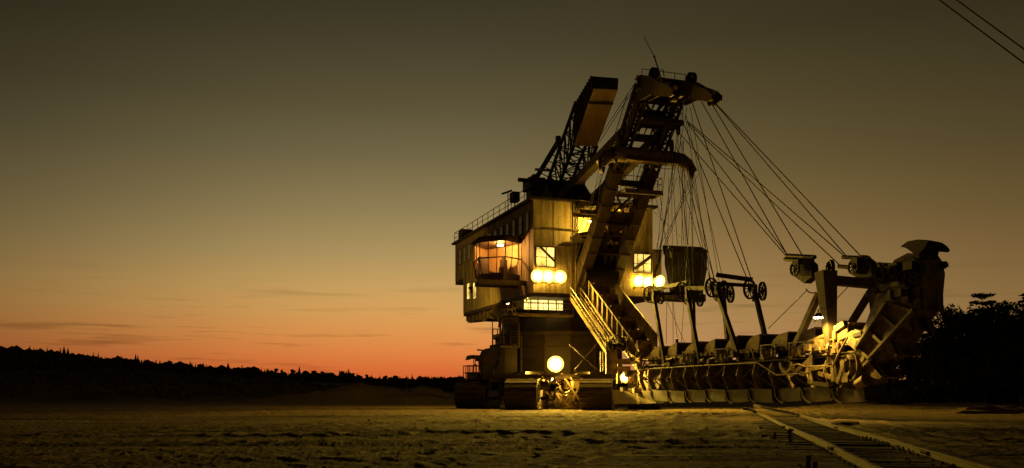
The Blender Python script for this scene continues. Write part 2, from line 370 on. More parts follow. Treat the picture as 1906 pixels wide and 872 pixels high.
# thin dark streaks of cloud low over the horizon
mpc = N.new('ShaderNodeMapping'); mpc.inputs['Scale'].default_value = (5.5, 5.5, 85); mpc.inputs['Location'].default_value = (1.3, 0.4, 0.6); mpc.inputs['Rotation'].default_value = (0, R(2.5), 0); L.new(tc.outputs['Generated'], mpc.inputs[0])
nc = N.new('ShaderNodeTexNoise'); nc.inputs['Scale'].default_value = 1.6; nc.inputs['Detail'].default_value = 5; nc.inputs['Roughness'].default_value = 0.55; L.new(mpc.outputs[0], nc.inputs['Vector'])
mc = N.new('ShaderNodeMapRange'); mc.inputs['From Min'].default_value = 0.55; mc.inputs['From Max'].default_value = 0.80; L.new(nc.outputs[0], mc.inputs[0])
lowm = N.new('ShaderNodeMapRange'); lowm.inputs['From Min'].default_value = 0.14; lowm.inputs['From Max'].default_value = 0.06; L.new(sep.outputs[2], lowm.inputs[0])
mm = N.new('ShaderNodeMath'); mm.operation = 'MULTIPLY'; L.new(mc.outputs[0], mm.inputs[0]); L.new(lowm.outputs[0], mm.inputs[1])
m3 = N.new('ShaderNodeMath'); m3.operation = 'MULTIPLY_ADD'; m3.inputs[1].default_value = -0.55; m3.inputs[2].default_value = 1.0; L.new(mm.outputs[0], m3.inputs[0])
v1 = N.new('ShaderNodeVectorMath'); v1.operation = 'MULTIPLY'; L.new(mixs.outputs['Result'], v1.inputs[0]); L.new(az.outputs[0], v1.inputs[1])
v2 = N.new('ShaderNodeVectorMath'); v2.operation = 'SCALE'; L.new(v1.outputs[0], v2.inputs[0]); L.new(m3.outputs[0], v2.inputs['Scale'])
L.new(v2.outputs[0], BG.inputs['Color']); BG.inputs['Strength'].default_value = 1.0

# ------------------------------------------------------------------ the excavator
EX = empty('bucket_chain_excavator', (OX, OY, 0), ANG)
tag(EX, 'huge lit bucket chain excavator on crawlers with roped boom, standing on the sand', 'excavator')
X = EX
exec_parts = []
def rail_run(mb, pts, hgt=1.05, post=1.8, r=0.03, mids=(0.5,)):
    """handrail along a polyline"""
    pts = [Vector(p) for p in pts]
    for a, b in zip(pts, pts[1:]):
        n = max(1, round((b-a).length/post))
        for k in range(n+1):
            p = a.lerp(b, k/n); mb.tube(p, p+Vector((0,0,hgt)), r, 5)
        mb.tube(a+Vector((0,0,hgt)), b+Vector((0,0,hgt)), r, 5)
        for m_ in mids: mb.tube(a+Vector((0,0,hgt*m_)), b+Vector((0,0,hgt*m_)), r*0.8, 5)
    return mb

# --- machine house
HW, HD, ZB, ZT = 11.8, 26.0, 10.4, 18.6
UL, UR = 4.5, 7.7             # planes of the portal legs and of the ladder sides
h = MB()
h.box((0, 0, ZB), (3.9, 0.25, ZT)); h.box((8.35, 0, ZB), (HW, 0.25, ZT)); h.box((3.903, 0.004, 15.55), (8.347, 0.25, ZT)) # front with the drive opening
h.box((0.003, 0.253, ZB), (0.25, 22.65, ZT-0.003)); h.box((0.0, 22.653, 14.3), (0.25, HD, ZT-0.003))
h.box((HW-0.25, 0.253, ZB), (HW-0.003, HD, ZT-0.003)); h.box((0.253, HD-0.25, 14.3), (HW-0.253, HD-0.003, ZT-0.003))
h.box((0.253, 22.4, ZB), (HW-0.253, 22.65, 14.28))
# battens over the sheet joints
for z in (16.05, 14.55, 12.0): h.box((0.02, -0.035, z), (3.88, -0.003, z+0.07)); h.box((8.37, -0.035, z), (HW-0.02, -0.003, z+0.07))
for u in (1.95, 3.55, 10.2): h.box((u, -0.05, ZB+0.05), (u+0.07, -0.037, ZT-0.1))
for z in (15.9, 14.3): h.box((-0.04, 0.02, z), (-0.003, 22.5, z+0.1))
for v in np.arange(0.3, 25.9, 1.85): h.box((-0.055, v, 14.5), (-0.042, v+0.08, ZT-0.1))
house = h.build('machine_house', M['wall'], X)
MB().box((-0.35, -0.4, ZT), (HW+0.35, HD+0.35, ZT+0.22)).build('roof', M['dark'], house)
fl = MB(); fl.box((0.02, 0.3, ZB-0.35), (HW-0.02, 22.6, ZB-0.003)); fl.box((0.02, 22.66, 13.95), (HW-0.02, HD, 14.297))
for v in np.arange(5.0, 22.5, 2.4): fl.ibeam((0.1, v, ZB-0.65), (HW-0.1, v, ZB-0.65), 0.3, 0.55)
fl.build('floor', M['dark'], house)
inn = MB(); inn.box((3.9, 3.0, ZB), (8.35, 3.2, 15.5)); inn.box((3.7, 0.26, ZB), (3.9, 3.0, 15.5)); inn.box((8.35, 0.26, ZB), (8.55, 3.0, 15.5))
inn.build('drive_recess', M['dark'], house)
# side windows
for k in range(13):
    v = 1.05+1.86*k
    fr_ = MB(); fr_.box((-0.10, v-0.08, 15.98), (-0.06, v, 17.78)); fr_.box((-0.10, v+0.82, 15.98), (-0.06, v+0.9, 17.78)); fr_.box((-0.10, v, 17.70), (-0.06, v+0.82, 17.78)); fr_.box((-0.10, v, 15.98), (-0.06, v+0.82, 16.06)); fr_.box((-0.095, v, 16.86), (-0.065, v+0.82, 16.91))
    f = fr_.build('window', M['dark'], house)
    MB().box((-0.075, v, 16.06), (-0.058, v+0.82, 17.70)).build('pane', M['pane'], f)
# lower side windows, lit
for v, zz in ((20.0, 11.8), (17.6, 11.6)):
    fr_ = MB(); fr_.box((-0.08, v-0.08, zz-0.08), (-0.04, v+0.98, zz)); fr_.box((-0.08, v-0.08, zz+1.7), (-0.04, v+0.98, zz+1.78)); fr_.box((-0.08, v-0.08, zz), (-0.04, v, zz+1.7)); fr_.box((-0.08, v+0.9, zz), (-0.04, v+0.98, zz+1.7)); fr_.box((-0.08, v+0.42, zz), (-0.04, v+0.48, zz+1.7))
    f = fr_.build('window', M['dark'], house)
    MB().box((-0.06, v, zz), (-0.03, v+0.9, zz+1.7)).build('pane', M['lit'], f)
# front windows
def front_window(p0, p1):
    a = Q(*p0, v=-0.02); b = Q(*p1, v=-0.02); u0, u1, z1, z0 = a.x, b.x, a.z, b.z
    fr_ = MB(); t = 0.09
    fr_.box((u0-t, -0.12, z0-t), (u1+t, -0.04, z0)); fr_.box((u0-t, -0.12, z1), (u1+t, -0.04, z1+t)); fr_.box((u0-t, -0.12, z0), (u0, -0.04, z1)); fr_.box((u1, -0.12, z0), (u1+t, -0.04, z1))
    um = u0+(u1-u0)*0.53; zm = z0+(z1-z0)*0.46
    fr_.box((um, -0.11, z0), (um+0.06, -0.05, z1)); fr_.box((u0, -0.105, zm), (u1, -0.055, zm+0.06))
    f = fr_.build('window', M['dark'], house)
    MB().box((u0, -0.045, z0), (u1, -0.02, z1)).build('pane', M['lit'], f)
    return u0, u1, z0, z1, f
u0, u1, z0, z1, f = front_window((998, 460), (1032, 497))
MB().beam((u0+0.35, -0.14, z1), (u1, -0.14, z0+0.45), 0.06, 0.22).build('brace', M['steel'], f)
u0, u1, z0, z1, f = front_window((1180, 473), (1211, 508))
MB().beam((u0, -0.14, z0+0.25), (u1, -0.14, z1-0.15), 0.06, 0.3).build('brace', M['steel'], f)
# pipes on the front wall
p = MB()
for px in (1070, 1075): a = Q(px, 374, v=-0.15); p.tube((a.x, -0.15, ZT), (a.x, -0.15, 13.5), 0.07, 8)
a = Q(1072, 428, v=-0.2); p.tube((a.x-3.3, -0.2, a.z), (a.x+0.3, -0.2, a.z), 0.05, 6)
p.build('wall_pipe', M['dark'], house)
# roof handrail and roof clutter
rr = MB(); rail_run(rr, [(-0.1, 0.2, ZT+0.22), (-0.1, HD, ZT+0.22), (HW, HD, ZT+0.22)], 1.1, 1.85, 0.035)
rail_run(rr, [(HW, HD, ZT+0.22), (HW, 0.1, ZT+0.22)], 1.1, 1.85, 0.03)
rr.build('roof_railing', M['dark'], house)
a = Q(958, 380, u=0.4)
c_ = MB(); c_.cbox((0.4, a.y, ZT+1.5), 0.7, 1.0, 0.9); c_.tube((0.4, a.y, ZT+0.2), (0.4, a.y, ZT+1.1), 0.06); c_.tube((0.0, a.y+0.8, ZT+0.2), (0.0, a.y+0.8, ZT+2.1), 0.05); c_.beam((-0.5, a.y+1.2, ZT+2.0), (0.3, a.y+0.5, ZT+2.25), 0.12, 0.16)
c_.build('searchlight', M['dark'], house)
MB().cbox((0.5, 23.5, ZT+0.75), 1.2, 1.6, 1.05).build('roof_box', M['dark'], house)

# --- hanging corridor and cabs
def cab(name, plan, z_bot, z_low, z_mid, z_top, z_roof, lit, seams, shrink=0.82):
    """plan: list of (u, v) round the cab; glazed faces are listed in seams {edge: panes}"""
    P2 = [Vector((a[0], a[1], 0)) for a in plan]; cen = sum(P2, Vector())/len(P2)
    def ringz(z, s=1.0): return [cen+(q-cen)*s+Vector((0, 0, z)) for q in P2]
    b = MB()
    b.loft(ringz(z_bot, shrink), ringz(z_low, shrink+0.03)) ; b.loft(ringz(z_top, 1.0), ringz(z_roof-0.06, 1.0))
    n = len(P2)
    for e in range(n):
        if e not in seams:
            A = [ringz(z_low, shrink+0.03)[e], ringz(z_low, shrink+0.03)[(e+1) % n], ringz(z_mid)[(e+1) % n], ringz(z_top)[(e+1) % n], ringz(z_top)[e], ringz(z_mid)[e]]
            nn = (cen+Vector((0, 0, z_mid))-A[0]); nn.z = 0; nn.normalize()
            b.prism(A, nn*0.06)
    body = b.build(name, M['steel'] if lit else M['dark'], X)
    rf = MB(); rf.loft(ringz(z_roof-0.06, 1.12), ringz(z_roof+0.12, 1.08)); rf.build('roof', M['dark'], body)
    fr_ = MB(); gl = MB()
    lo, mi, to = ringz(z_low, shrink+0.03), ringz(z_mid), ringz(z_top)
    for e, k in seams.items():
        e2 = (e+1) % n
        for t in [i_/k for i_ in range(k+1)]:
            fr_.beam(mi[e].lerp(mi[e2], t), to[e].lerp(to[e2], t), 0.07, 0.07); fr_.beam(lo[e].lerp(lo[e2], t), mi[e].lerp(mi[e2], t), 0.07, 0.07)
        for rr_ in (lo, mi, to): fr_.beam(rr_[e], rr_[e2], 0.1, 0.1)
        gl.add([lo[e], lo[e2], mi[e2], mi[e]], [(0, 1, 2, 3)]); gl.add([mi[e], mi[e2], to[e2], to[e]], [(0, 1, 2, 3)])
    fr_.build('frame', M['dark'], body); gl.build('pane', M['glass'], body)
    return body, cen
lp = [Q(977, 490, d=84.6), Q(941, 490, d=82.3), Q(893, 490, d=83.3), Q(881, 490, d=86), Q(905, 490, d=88.5)]
lcab, lc = cab('operator_cab', [(q.x, q.y) for q in lp], 11.75, 12.3, 13.75, 15.25, 15.55, True, {0: 3, 1: 3, 2: 2})
inb = MB(); b1, b2 = lp[3], lp[4]
cz = [Vector((lc.x, lc.y, 0))+(Vector((q.x, q.y, 0))-Vector((lc.x, lc.y, 0)))*0.93 for q in lp]
inb.prism([cz[3]+Vector((0,0,12.3)), cz[4]+Vector((0,0,12.3)), cz[4]+Vector((0,0,15.25)), cz[3]+Vector((0,0,15.25))], (0.02, -0.05, 0))
inb.prism([cz[4]+Vector((0,0,12.3)), cz[0]+Vector((0,0,12.3)), cz[0]+Vector((0,0,15.25)), cz[4]+Vector((0,0,15.25))], (-0.05, -0.02, 0))
inb.build('lining', M['cream'], lcab)
st_ = MB(); a = Q(936, 492, d=84.2); st_.cbox((a.x, a.y, 12.7), 0.6, 0.6, 0.7); st_.cbox((a.x+0.2, a.y+0.35, 13.3), 0.7, 0.15, 1.0); st_.cbox((a.x+0.2, a.y+0.35, 13.95), 0.35, 0.14, 0.3)
st_.build('seat', M['dark'], lcab)
a = Q(900, 490, d=85); MB().cbox((a.x, a.y, 13.2), 0.9, 0.5, 1.8).build('cabinet', M['dark'], lcab)
a = Q(931, 457, d=84.0); MB().cbox((a.x, a.y, a.z), 0.5, 0.35, 0.16).build('ceiling_lamp', M['bulb'], lcab)
light('cab_light', 'POINT', (a.x-0.1, a.y-0.15, a.z-0.35), 900, (1.0, 0.50, 0.13), lcab, size=0.12)
# corridor between the house and the left cab
lk = MB(); a = Q(979, 450, d=84.3); lk.box((a.x+0.02, a.y-0.2, 11.9), (-0.06, a.y+0.1, 15.1)); lk.box((a.x, a.y+0.1, 11.6), (-0.06, a.y+3.5, 11.85))
lk.build('corridor_wall', M['wall'], X)
rf = MB(); c0 = Q(960, 442, d=82.6); rf.prism([(c0.x, c0.y, 15.62), (-0.4, a.y-0.6, 15.35), (-0.4, a.y+3.5, 15.35), (c0.x, c0.y+4, 15.62)], (0, 0, 0.12)); rf.build('corridor_roof', M['dark'], X)
# right cab, unlit
rp = [Q(1238, 500, d=86.5), Q(1304, 500, d=87.5), Q(1315, 500, d=89.5), Q(1300, 500, d=92), Q(1240, 500, d=91)]
rcab, rc_ = cab('operator_cab', [(q.x, q.y) for q in rp], 11.3, 12.0, 13.6, 14.9, 15.3, False, {0: 4, 1: 2})
lk = MB(); lk.box((HW+0.01, 2.2, 11.0), (rp[0].x+0.2, 2.5, 15.0)); lk.box((HW+0.01, 2.2, 15.02), (rp[0].x+0.3, 5.5, 15.2)); lk.build('corridor_wall', M['wall'], X)
bm_ = MB(); a = Q(1218, 552, v=0.6); b = Q(1308, 545, v=2.2); bm_.beam((8.5, 0.9, 10.6), (b.x+0.1, 2.4, 10.7), 1.0, 0.7); bm_.beam((HW, 3.5, 10.7), (b.x, 4.5, 10.75), 0.5, 0.5)
bm_.build('cab_bracket', M['steel'], X)
bm_ = MB(); bm_.beam((0.5, 2.0, 11.4), (-4.3, 2.6, 11.45), 0.6, 0.4); bm_.beam((0.5, 4.4, 11.4), (-4.0, 4.6, 11.45), 0.4, 0.4); bm_.build('cab_bracket', M['steel'], X)

# --- floodlights
def flood(px, py, v, r=0.30, aim=(0, -1, -0.35), power=2500, spot=150, name='floodlight', lens='lens', pt=None, parent=X, wash=0, back=0):
    c = pt if pt is not None else Q(px, py, v=v)
    d = Vector(aim).normalized()
    b = MB(); b.tube(c+d*0.0, c-d*0.28, r*1.08, 16, r*0.55); b.ring(c, d, r*1.16, 0.06, 20, 0.06); b.beam(c-d*0.15, c-d*0.15+Vector((0, 0.05, -0.5)), 0.12, 0.08)
    o = b.build(name, M['dark'], parent)
    MB().disc(c+d*0.045, d, r*0.58).build('lens', M[lens], o); MB().ptube([c+d*.005, c+d*0.03], [r*.5, r*.86], 20, False).build('glow_ring', M['glow_ring'], o); MB().ptube([c+d*.03, c+d*0.06], [r*.86, r*1.14], 20, False).build('glow_rim', M['glow_rim'], o)
    if back: light('glow_fill', 'POINT', c-d*0.42+Vector((0, .1, .0)), back, LAMP, o, size=.12)  # added fill behind the housing, no lamp there, throws glow on the wall
    if wash: light('glow_fill', 'POINT', c+d*0.16, wash, LAMP, o, size=.15)  # added fill before the lens, brightens the steel around and above
    if power: light('lamp_light', 'SPOT', c+d*0.12, power, LAMP, o, d, 0.12, spot, 0.5)
    return o
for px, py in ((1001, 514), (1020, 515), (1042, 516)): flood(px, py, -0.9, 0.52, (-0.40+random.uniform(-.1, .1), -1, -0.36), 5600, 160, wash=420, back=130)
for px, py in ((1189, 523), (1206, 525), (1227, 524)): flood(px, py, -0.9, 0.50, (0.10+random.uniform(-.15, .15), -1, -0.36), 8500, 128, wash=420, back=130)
for a, b in (((992, 526), (1050, 528)), ((1180, 535), (1236, 536))):
    rk = MB(); a = Q(*a, v=-0.7); b = Q(*b, v=-0.7); rk.beam(a, b, 0.14, 0.14); rk.beam(a+Vector((.3, 0, 0)), a+Vector((.3, 0.7, 0)), 0.1); rk.beam(a.lerp(b, .6), a.lerp(b, .6)+Vector((0, 0.7, 0)), 0.1)
    rk.build('lamp_rack', M['dark'], X)
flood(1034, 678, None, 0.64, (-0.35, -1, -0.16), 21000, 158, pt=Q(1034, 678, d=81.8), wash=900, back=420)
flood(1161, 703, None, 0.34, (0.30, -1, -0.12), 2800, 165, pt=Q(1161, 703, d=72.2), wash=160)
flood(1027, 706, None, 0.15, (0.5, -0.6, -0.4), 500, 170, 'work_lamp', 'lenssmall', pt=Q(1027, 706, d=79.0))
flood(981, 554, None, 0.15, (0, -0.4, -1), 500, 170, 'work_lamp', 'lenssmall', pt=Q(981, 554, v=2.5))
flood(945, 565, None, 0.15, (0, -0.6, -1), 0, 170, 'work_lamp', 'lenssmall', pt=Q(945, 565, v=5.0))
flood(0, 0, None, 0.16, (-.45, 1, -.3), 5500, 150, 'work_lamp', 'lenssmall', pt=Vector((-4.3, 5.2, 11.15)))  # added fill lamp under the cab, lights the mounds and left ground
c = Q(1099, 412, v=-1.2); o = MB().tube(c, c+Vector((0, 0, 0.2)), 0.25, 12, 0.08).build('work_lamp', M['dark'], X); MB().disc(c-Vector((0,0,0.01)), (0, 0, -1), 0.2).build('lens', M['lenssmall'], o)
light('lamp_light', 'POINT', c-Vector((0, -0.1, 0.2)), 900, LAMP, o, size=0.1)
c = Q(1150, 400, v=-1.0); o = MB().tube(c, c+Vector((0, 0, 0.2)), 0.2, 12, 0.06).build('work_lamp', M['dark'], X); MB().disc(c-Vector((0,0,0.01)), (0, 0, -1), 0.15).build('lens', M['lenssmall'], o)
light('lamp_light', 'POINT', c-Vector((0, 0.2, 0.2)), 260, LAMP, o, size=0.1)

# --- turntable and undercarriage tower
tb = MB(); cx, cy = 6.2, 9.5
def ngon(r, z, n=16, sy=1.0): return [Vector((cx+r*math.cos(2*math.pi*k/n+0.2), cy+r*sy*math.sin(2*math.pi*k/n+0.2), z)) for k in range(n)]
tb.loft(ngon(4.6, 8.6), ngon(4.4, ZB-0.93)); tb.build('turntable', M['dark'], X)
tb = MB(); tb.loft(ngon(6.3, 3.0), ngon(6.3, 6.9)); tb.loft(ngon(6.7, 6.91), ngon(6.7, 7.25)); tb.loft(ngon(5.9, 7.26), ngon(5.6, 8.58))
for k in range(16):
    a, b = ngon(6.32, 3.0)[k], ngon(6.32, 6.9)[k]; tb.beam(a, b, 0.16, 0.16)
tb.loft(ngon(6.42, 4.6), ngon(6.42, 4.72)); tb.loft(ngon(6.42, 5.7), ngon(6.42, 5.82))
tb.build('undercarriage_tower', M['dark'], X)
# lamp-lit turntable wall below the house, its light put in as a glowing band
a = Q(974, 576, v=3.2); b = Q(1048, 574, v=3.2); ztop = Q(1000, 556, v=3.2).z
lb = MB(); lb.box((a.x, 3.2, a.z), (b.x, 3.3, ztop)); band = MB()
for t in (0, 0.18, 0.36, 0.62, 0.82, 1): q = a.lerp(b, t); band.box((q.x-0.04, 3.08, a.z), (q.x+0.04, 3.19, ztop))
for z in (a.z-0.06, ztop, a.z+0.55): band.box((a.x-0.05, 3.09, z), (b.x+0.05, 3.185, z+0.06))
bo = band.build('window', M['dark'], X); lb.build('pane', M['wallglow'], bo)
wk = MB(); a = Q(948, 582, v=2.6); b = Q(1060, 580, v=2.6); wk.box((a.x, 1.6, a.z-0.3), (b.x, 3.0, a.z-0.1)); rail_run(wk, [(a.x, 1.65, a.z-0.1), (b.x, 1.65, a.z-0.1)], 1.0, 1.6, 0.03); wk.build('walkway', M['paint'], X)
# post lamp cage beside it
pc = MB(); a = Q(945, 588, v=4.0); pc.tube(a, Q(945, 562, v=4.0), 0.06); cc = Q(945, 582, v=4.0)
for k in range(2): rail_run(pc, [(cc.x-0.5, cc.y-0.5+k, cc.z-0.6), (cc.x+0.6, cc.y-0.5+k, cc.z-0.6)], 0.9, 1.1, 0.05)
pc.build('lamp_cage', M['paint'], X)
# stepped supports under the rear of the house
sp = MB()
sp.box((0.1, 9.5, 8.9), (1.4, 12.0, ZB-0.36)); sp.box((0.3, 12.5, 9.4), (2.5, 15.5, ZB-0.36)); sp.box((0.2, 15.6, 9.8), (3, 22.2, ZB-0.36))
for v in np.arange(9, 22, 1.3): sp.tube((0.2, v, ZB-0.8+random.uniform(-.4, .1)), (3, v, ZB-0.8), 0.12, 6); sp.cbox((0.25, v, ZB-0.9), 0.5, 0.5, 0.5+random.random()*0.5)
sp.build('underfloor_frame', M['dark'], X)
sp = MB(); a = Q(925, 590, v=8.5); sp.beam((a.x-0.3, 8.5, a.z), (a.x+0.9, 8.5, ZB-0.3), 0.9, 1.1); sp.build('support_column', M['dark'], X)

# --- crawlers
def crawler_meshes():
    Lc, Rr, Wd = 8.6, 1.27, 2.75
    b = MB(); half_ = Lc/2-Rr; per = 4*half_+2*math.pi*Rr; n = 44
    def pos(s):
        s %= per
        if s < 2*half_: return (-half_+s, 2*Rr, 0)
        s -= 2*half_
        if s < math.pi*Rr: t = s/Rr; return (half_+Rr*math.sin(t), Rr+Rr*math.cos(t), -t)
        s -= math.pi*Rr
        if s < 2*half_: return (half_-s, 0, math.pi)
        s -= 2*half_; t = s/Rr; return (-half_-Rr*math.sin(t), Rr-Rr*math.cos(t), -math.pi-t)
    for k in range(n):
        y, z, t = pos(per*k/n); Ld = per/n*0.90
        ct, st2 = math.cos(t), math.sin(t)
        def T(a, c, x): return (x, y+a*ct-c*st2, z+a*st2+c*ct)
        prof = [(-Ld/2, -0.13), (Ld/2, -0.13), (Ld/2, 0.0), (Ld*0.18, 0.0), (Ld*0.14, 0.07), (-Ld*0.14, 0.07), (-Ld*0.18, 0.0), (-Ld/2, 0.0)]
        b.prism([T(a, c-0.02, -Wd/2) for a, c in prof], (Wd, 0, 0))
    fr_ = MB()
    fr_.box((-0.9, -half_, 0.75), (0.9, half_, 1.75)); fr_.box((-1.36, -half_*0.8, 1.0), (-0.92, half_*0.8, 1.6)); fr_.box((0.92, -half_*0.8, 1.0), (1.36, half_*0.8, 1.6)); fr_.prism([(-1.0, -1.4, 1.76), (-1.0, 1.4, 1.76), (-1.0, 0.7, 3.0), (-1.0, -0.7, 3.0)], (2.0, 0, 0))
    wh = MB(); wh.tube((-1.3, 0, 0), (1.3, 0, 0), 1.08, 20); wh.wheel((-1.32, 0, 0), (1, 0, 0), 1.0, 8, 0.15, 0.1); wh.wheel((1.32, 0, 0), (1, 0, 0), 1.0, 8, 0.15, 0.1)
    ro = MB(); ro.tube((-1.34, 0, 0), (1.34, 0, 0), 0.36, 14)
    return b.mesh('track_belt', M['track']), fr_.mesh('track_frame', M['dark']), wh.mesh('wheel', M['dark']), ro.mesh('roller', M['dark']), half_, Rr
cm = crawler_meshes()
def crawler(px, yfront, off=0.0):
    """px: centre of the front face; yfront: depth of its front"""
    ax = R(-10)-ANG
    fx = (px-CX)/F*yfront
    d = Vector((math.sin(R(10)), math.cos(R(10)), 0)); c = Vector((fx, yfront, 0))+d*4.3
    o = bpy.data.objects.new('crawler_track', cm[0]); COL.objects.link(o); o.parent = X
    l = loc(c); o.location = (l.x, l.y, 0.10); o.rotation_euler = (0, 0, ax)
    for nm, me_, ps in (('track_frame', cm[1], [(0, 0, 0)]), ('wheel', cm[2], [(0, -cm[4], cm[5]), (0, cm[4], cm[5])]), ('roller', cm[3], [(0, t*cm[4]*0.8, 0.42) for t in (-1, -0.6, -0.2, 0.2, 0.6, 1)])):
        for p_ in ps:
            q = bpy.data.objects.new(nm, me_); COL.objects.link(q); q.parent = o; q.location = p_
    return o
for px, yf in ((873, 82.0), (968, 76.0), (1108, 76.5), (1198, 79.0)): crawler(px, yf)
# chassis beams above the crawlers, steering gear between them
ch = MB(); a = Q(905, 700, d=83); b = Q(1150, 700, d=81); ch.beam((a.x, a.y, 2.85), (b.x, b.y, 2.85), 2.2, 0.45); a = Q(930, 700, d=80); b = Q(1140, 700, d=78.5); ch.beam((a.x, a.y, 2.9), (b.x, b.y, 2.9), 0.6, 0.35)
for px, d in ((873, 86), (968, 80), (1108, 80.5)): q = Q(px, 700, d=d); ch.beam(q*1, Vector((6, 9, 3.3)), 1.0, 0.7)
ch.build('chassis', M['dark'], X)
sg = MB(); random.seed(3)
for k in range(44):
    q = Q(random.uniform(1020, 1085), random.uniform(702, 758), d=random.uniform(78, 82))
    t = random.random()
    sg = MB(); nm = 'gear_housing' if t < .4 else 'hydraulic_pipe' if t < .75 else 'hand_wheel'
    if t < 0.4: sg.cbox(q, random.uniform(.2, .8), random.uniform(.2, .7), random.uniform(.2, .7))
    elif t < 0.75: sg.tube(q, q+Vector((random.uniform(-1.2, 1.2), random.uniform(-.5, .5), random.uniform(-.7, .7))), random.uniform(.05, .13), 8)
    else: sg.wheel(q, (random.uniform(-.4, .4), 1, 0), random.uniform(.25, .45), 6)
    sg.build(nm, M['paint'], X)
sg = MB()
a, b = Q(1043, 758, d=80), Q(1043, 706, d=80); sg.box((a.x, a.y, 0.1), (a.x+1.3, a.y+0.6, 1.3)); sg.beam(Q(1060, 756, d=79.5), Q(1085, 705, d=79.5), 0.16); sg.beam(Q(1085, 756, d=79.5), Q(1052, 705, d=79.5), 0.14)
sg.build('steering_gear', M['paint'], X)
light('chassis_light', 'POINT', Q(1055, 712, d=78.6), 200, LAMP, X, size=0.1)
# tower front: braces, ladder and dots
tf = MB(); a = Q(930, 640, d=83); b = Q(962, 694, d=83); tf.box((a.x, a.y, b.z), (b.x+0.2, a.y+3, a.z)); tf.build('tower_bracket', M['dark'], X); tf = MB(); tf.beam(Q(1060, 640, d=79.2), Q(1112, 688, d=79.0), 0.15); tf.beam(Q(1112, 640, d=79.2), Q(1070, 690, d=79.2), 0.12)
tf.build('tower_brace', M['dark'], X)
# stair tower on the left
DS = 82.5
sc = MB()
for px in (931, 936, 966): sc.tube(Q(px, 600, d=DS), Q(px, 645, d=DS), 0.09, 6)
sc.ptube([Q(930, 610, d=DS), Q(931, 600, d=DS), Q(936, 594, d=DS), Q(945, 591, d=DS), Q(966, 591, d=DS)], 0.16, 8)
a = Q(938, 591, d=DS); b = Q(968, 600, d=DS); sc.box((a.x, a.y, b.z), (b.x, a.y+1.4, a.z))
for k in range(7): q = Q(951, 606+5.4*k, d=DS); e = Q(963, 606+5.4*k, d=DS); sc.beam(q, e, 0.35, 0.07)
a = Q(948, 644, d=DS); sc.beam(Q(950, 604, d=DS), Q(950, 645, d=DS), 0.08, 0.3); sc.beam(Q(964, 604, d=DS), Q(964, 645, d=DS), 0.08, 0.3)
for y in (622, 632): sc.beam(Q(931, y, d=DS), Q(948, y, d=DS), 0.05)
sc.box((Q(928, 645, d=DS).x, a.y-0.2, a.z-0.2), (Q(968, 645, d=DS).x, a.y+1.8, a.z))
sc.build('stair_tower', M['dark'], X)
hr = MB(); 
for px, y0, y1 in ((916.5, 594, 650), (917.5, 613, 650), (926, 613, 640)): hr.tube(Q(px, y0, d=DS), Q(px, y1, d=DS), 0.045, 6)
for y in (613, 626, 646): hr.tube(Q(917, y, d=DS), Q(939 if y == 613 else 926, y, d=DS), 0.04, 6)
hr.build('handrail', M['dark'], X)
hl = MB(); c = Q(925.5, 598, d=DS); hl.tube(c, c+Vector((0, 0, 0.22)), 0.24, 12, 0.07); hl.tube(c+Vector((0, 0, 0.22)), c+Vector((0, 0, 0.7)), 0.025, 5); hl.build('lamp_shade', M['dark'], X)
# side platform with canopy, railing basket and winch
pf = MB(); a = Q(870, 708, d=DS); b = Q(906, 708, d=DS); pf.box((a.x, a.y, a.z-0.05), (b.x, a.y+1.5, a.z+0.08)); pf.beam(Q(905, 704, d=DS), Q(920, 689, d=DS), 0.15); pf.beam(Q(899, 706, d=DS), Q(912, 692, d=DS), 0.12); pf.tube(Q(919.5, 688, d=DS), Q(919.5, 708, d=DS), 0.06)
pfo = pf.build('side_platform', M['dark'], X)
bk = MB()
for dv in (0, 1.4):
    for px in (870.5, 875, 881, 887, 894, 899.5): p0 = Q(px, 708, d=DS); p1 = Q(px, 681, d=DS); bk.tube((p0.x, p0.y+dv, p0.z), (p1.x, p1.y+dv, p1.z), 0.04, 5)
for y in (681, 706):
    for px in (870.5, 899.5): p0 = Q(px, y, d=DS); bk.tube(p0, p0+Vector((0, 1.4, 0)), .04, 5)
for dv in (0, 1.4):
    for y in (681, 694, 706): p0 = Q(870, y, d=DS); p1 = Q(900, y, d=DS); bk.tube((p0.x, p0.y+dv, p0.z), (p1.x, p1.y+dv, p1.z), 0.045, 5)
bk.build('railing', M['dark'], pfo)
cn = MB(); cn.prism([Q(875, 670, d=DS), Q(877, 664, d=DS), Q(879, 661, d=DS), Q(901, 662, d=DS), Q(901, 668, d=DS), Q(880, 667, d=DS)], (0, 1.6, 0)); cn.tube(Q(882, 667, d=DS), Q(882, 708, d=DS), 0.05, 6); cn.build('canopy', M['dark'], pfo)
hl = MB(); c = Q(889, 682, d=DS); c.y += 0.7; hl.tube(c, c+Vector((0, 0, 0.2)), 0.30, 12, 0.08); hl.tube(c+Vector((0, 0, 0.2)), c+Vector((0, 0, 0.75)), 0.03, 5); hl.build('lamp_shade', M['dark'], pfo)
wn = MB(); wn.prism([Q(899, 672, d=DS), Q(893, 672, d=DS), Q(893, 669, d=DS), Q(900, 664, d=DS), Q(905, 653, d=DS), Q(912, 648, d=DS), Q(930, 648, d=DS), Q(930, 660, d=DS), Q(926, 672, d=DS), Q(918, 680, d=DS), Q(913, 694, d=DS), Q(902, 697, d=DS), Q(900, 682, d=DS)], (0, 1.5, 0)); wn.tube(Q(888, 651.5, d=DS), Q(914, 654, d=DS), 0.08, 6); wn.prism([Q(925, 660, d=DS), Q(940, 640, d=DS), Q(940, 700, d=DS), Q(924, 700, d=DS), Q(922, 690, d=DS), Q(929, 675, d=DS)], (0, 3, 0))
wn.build('cable_winch', M['dark'], pfo)

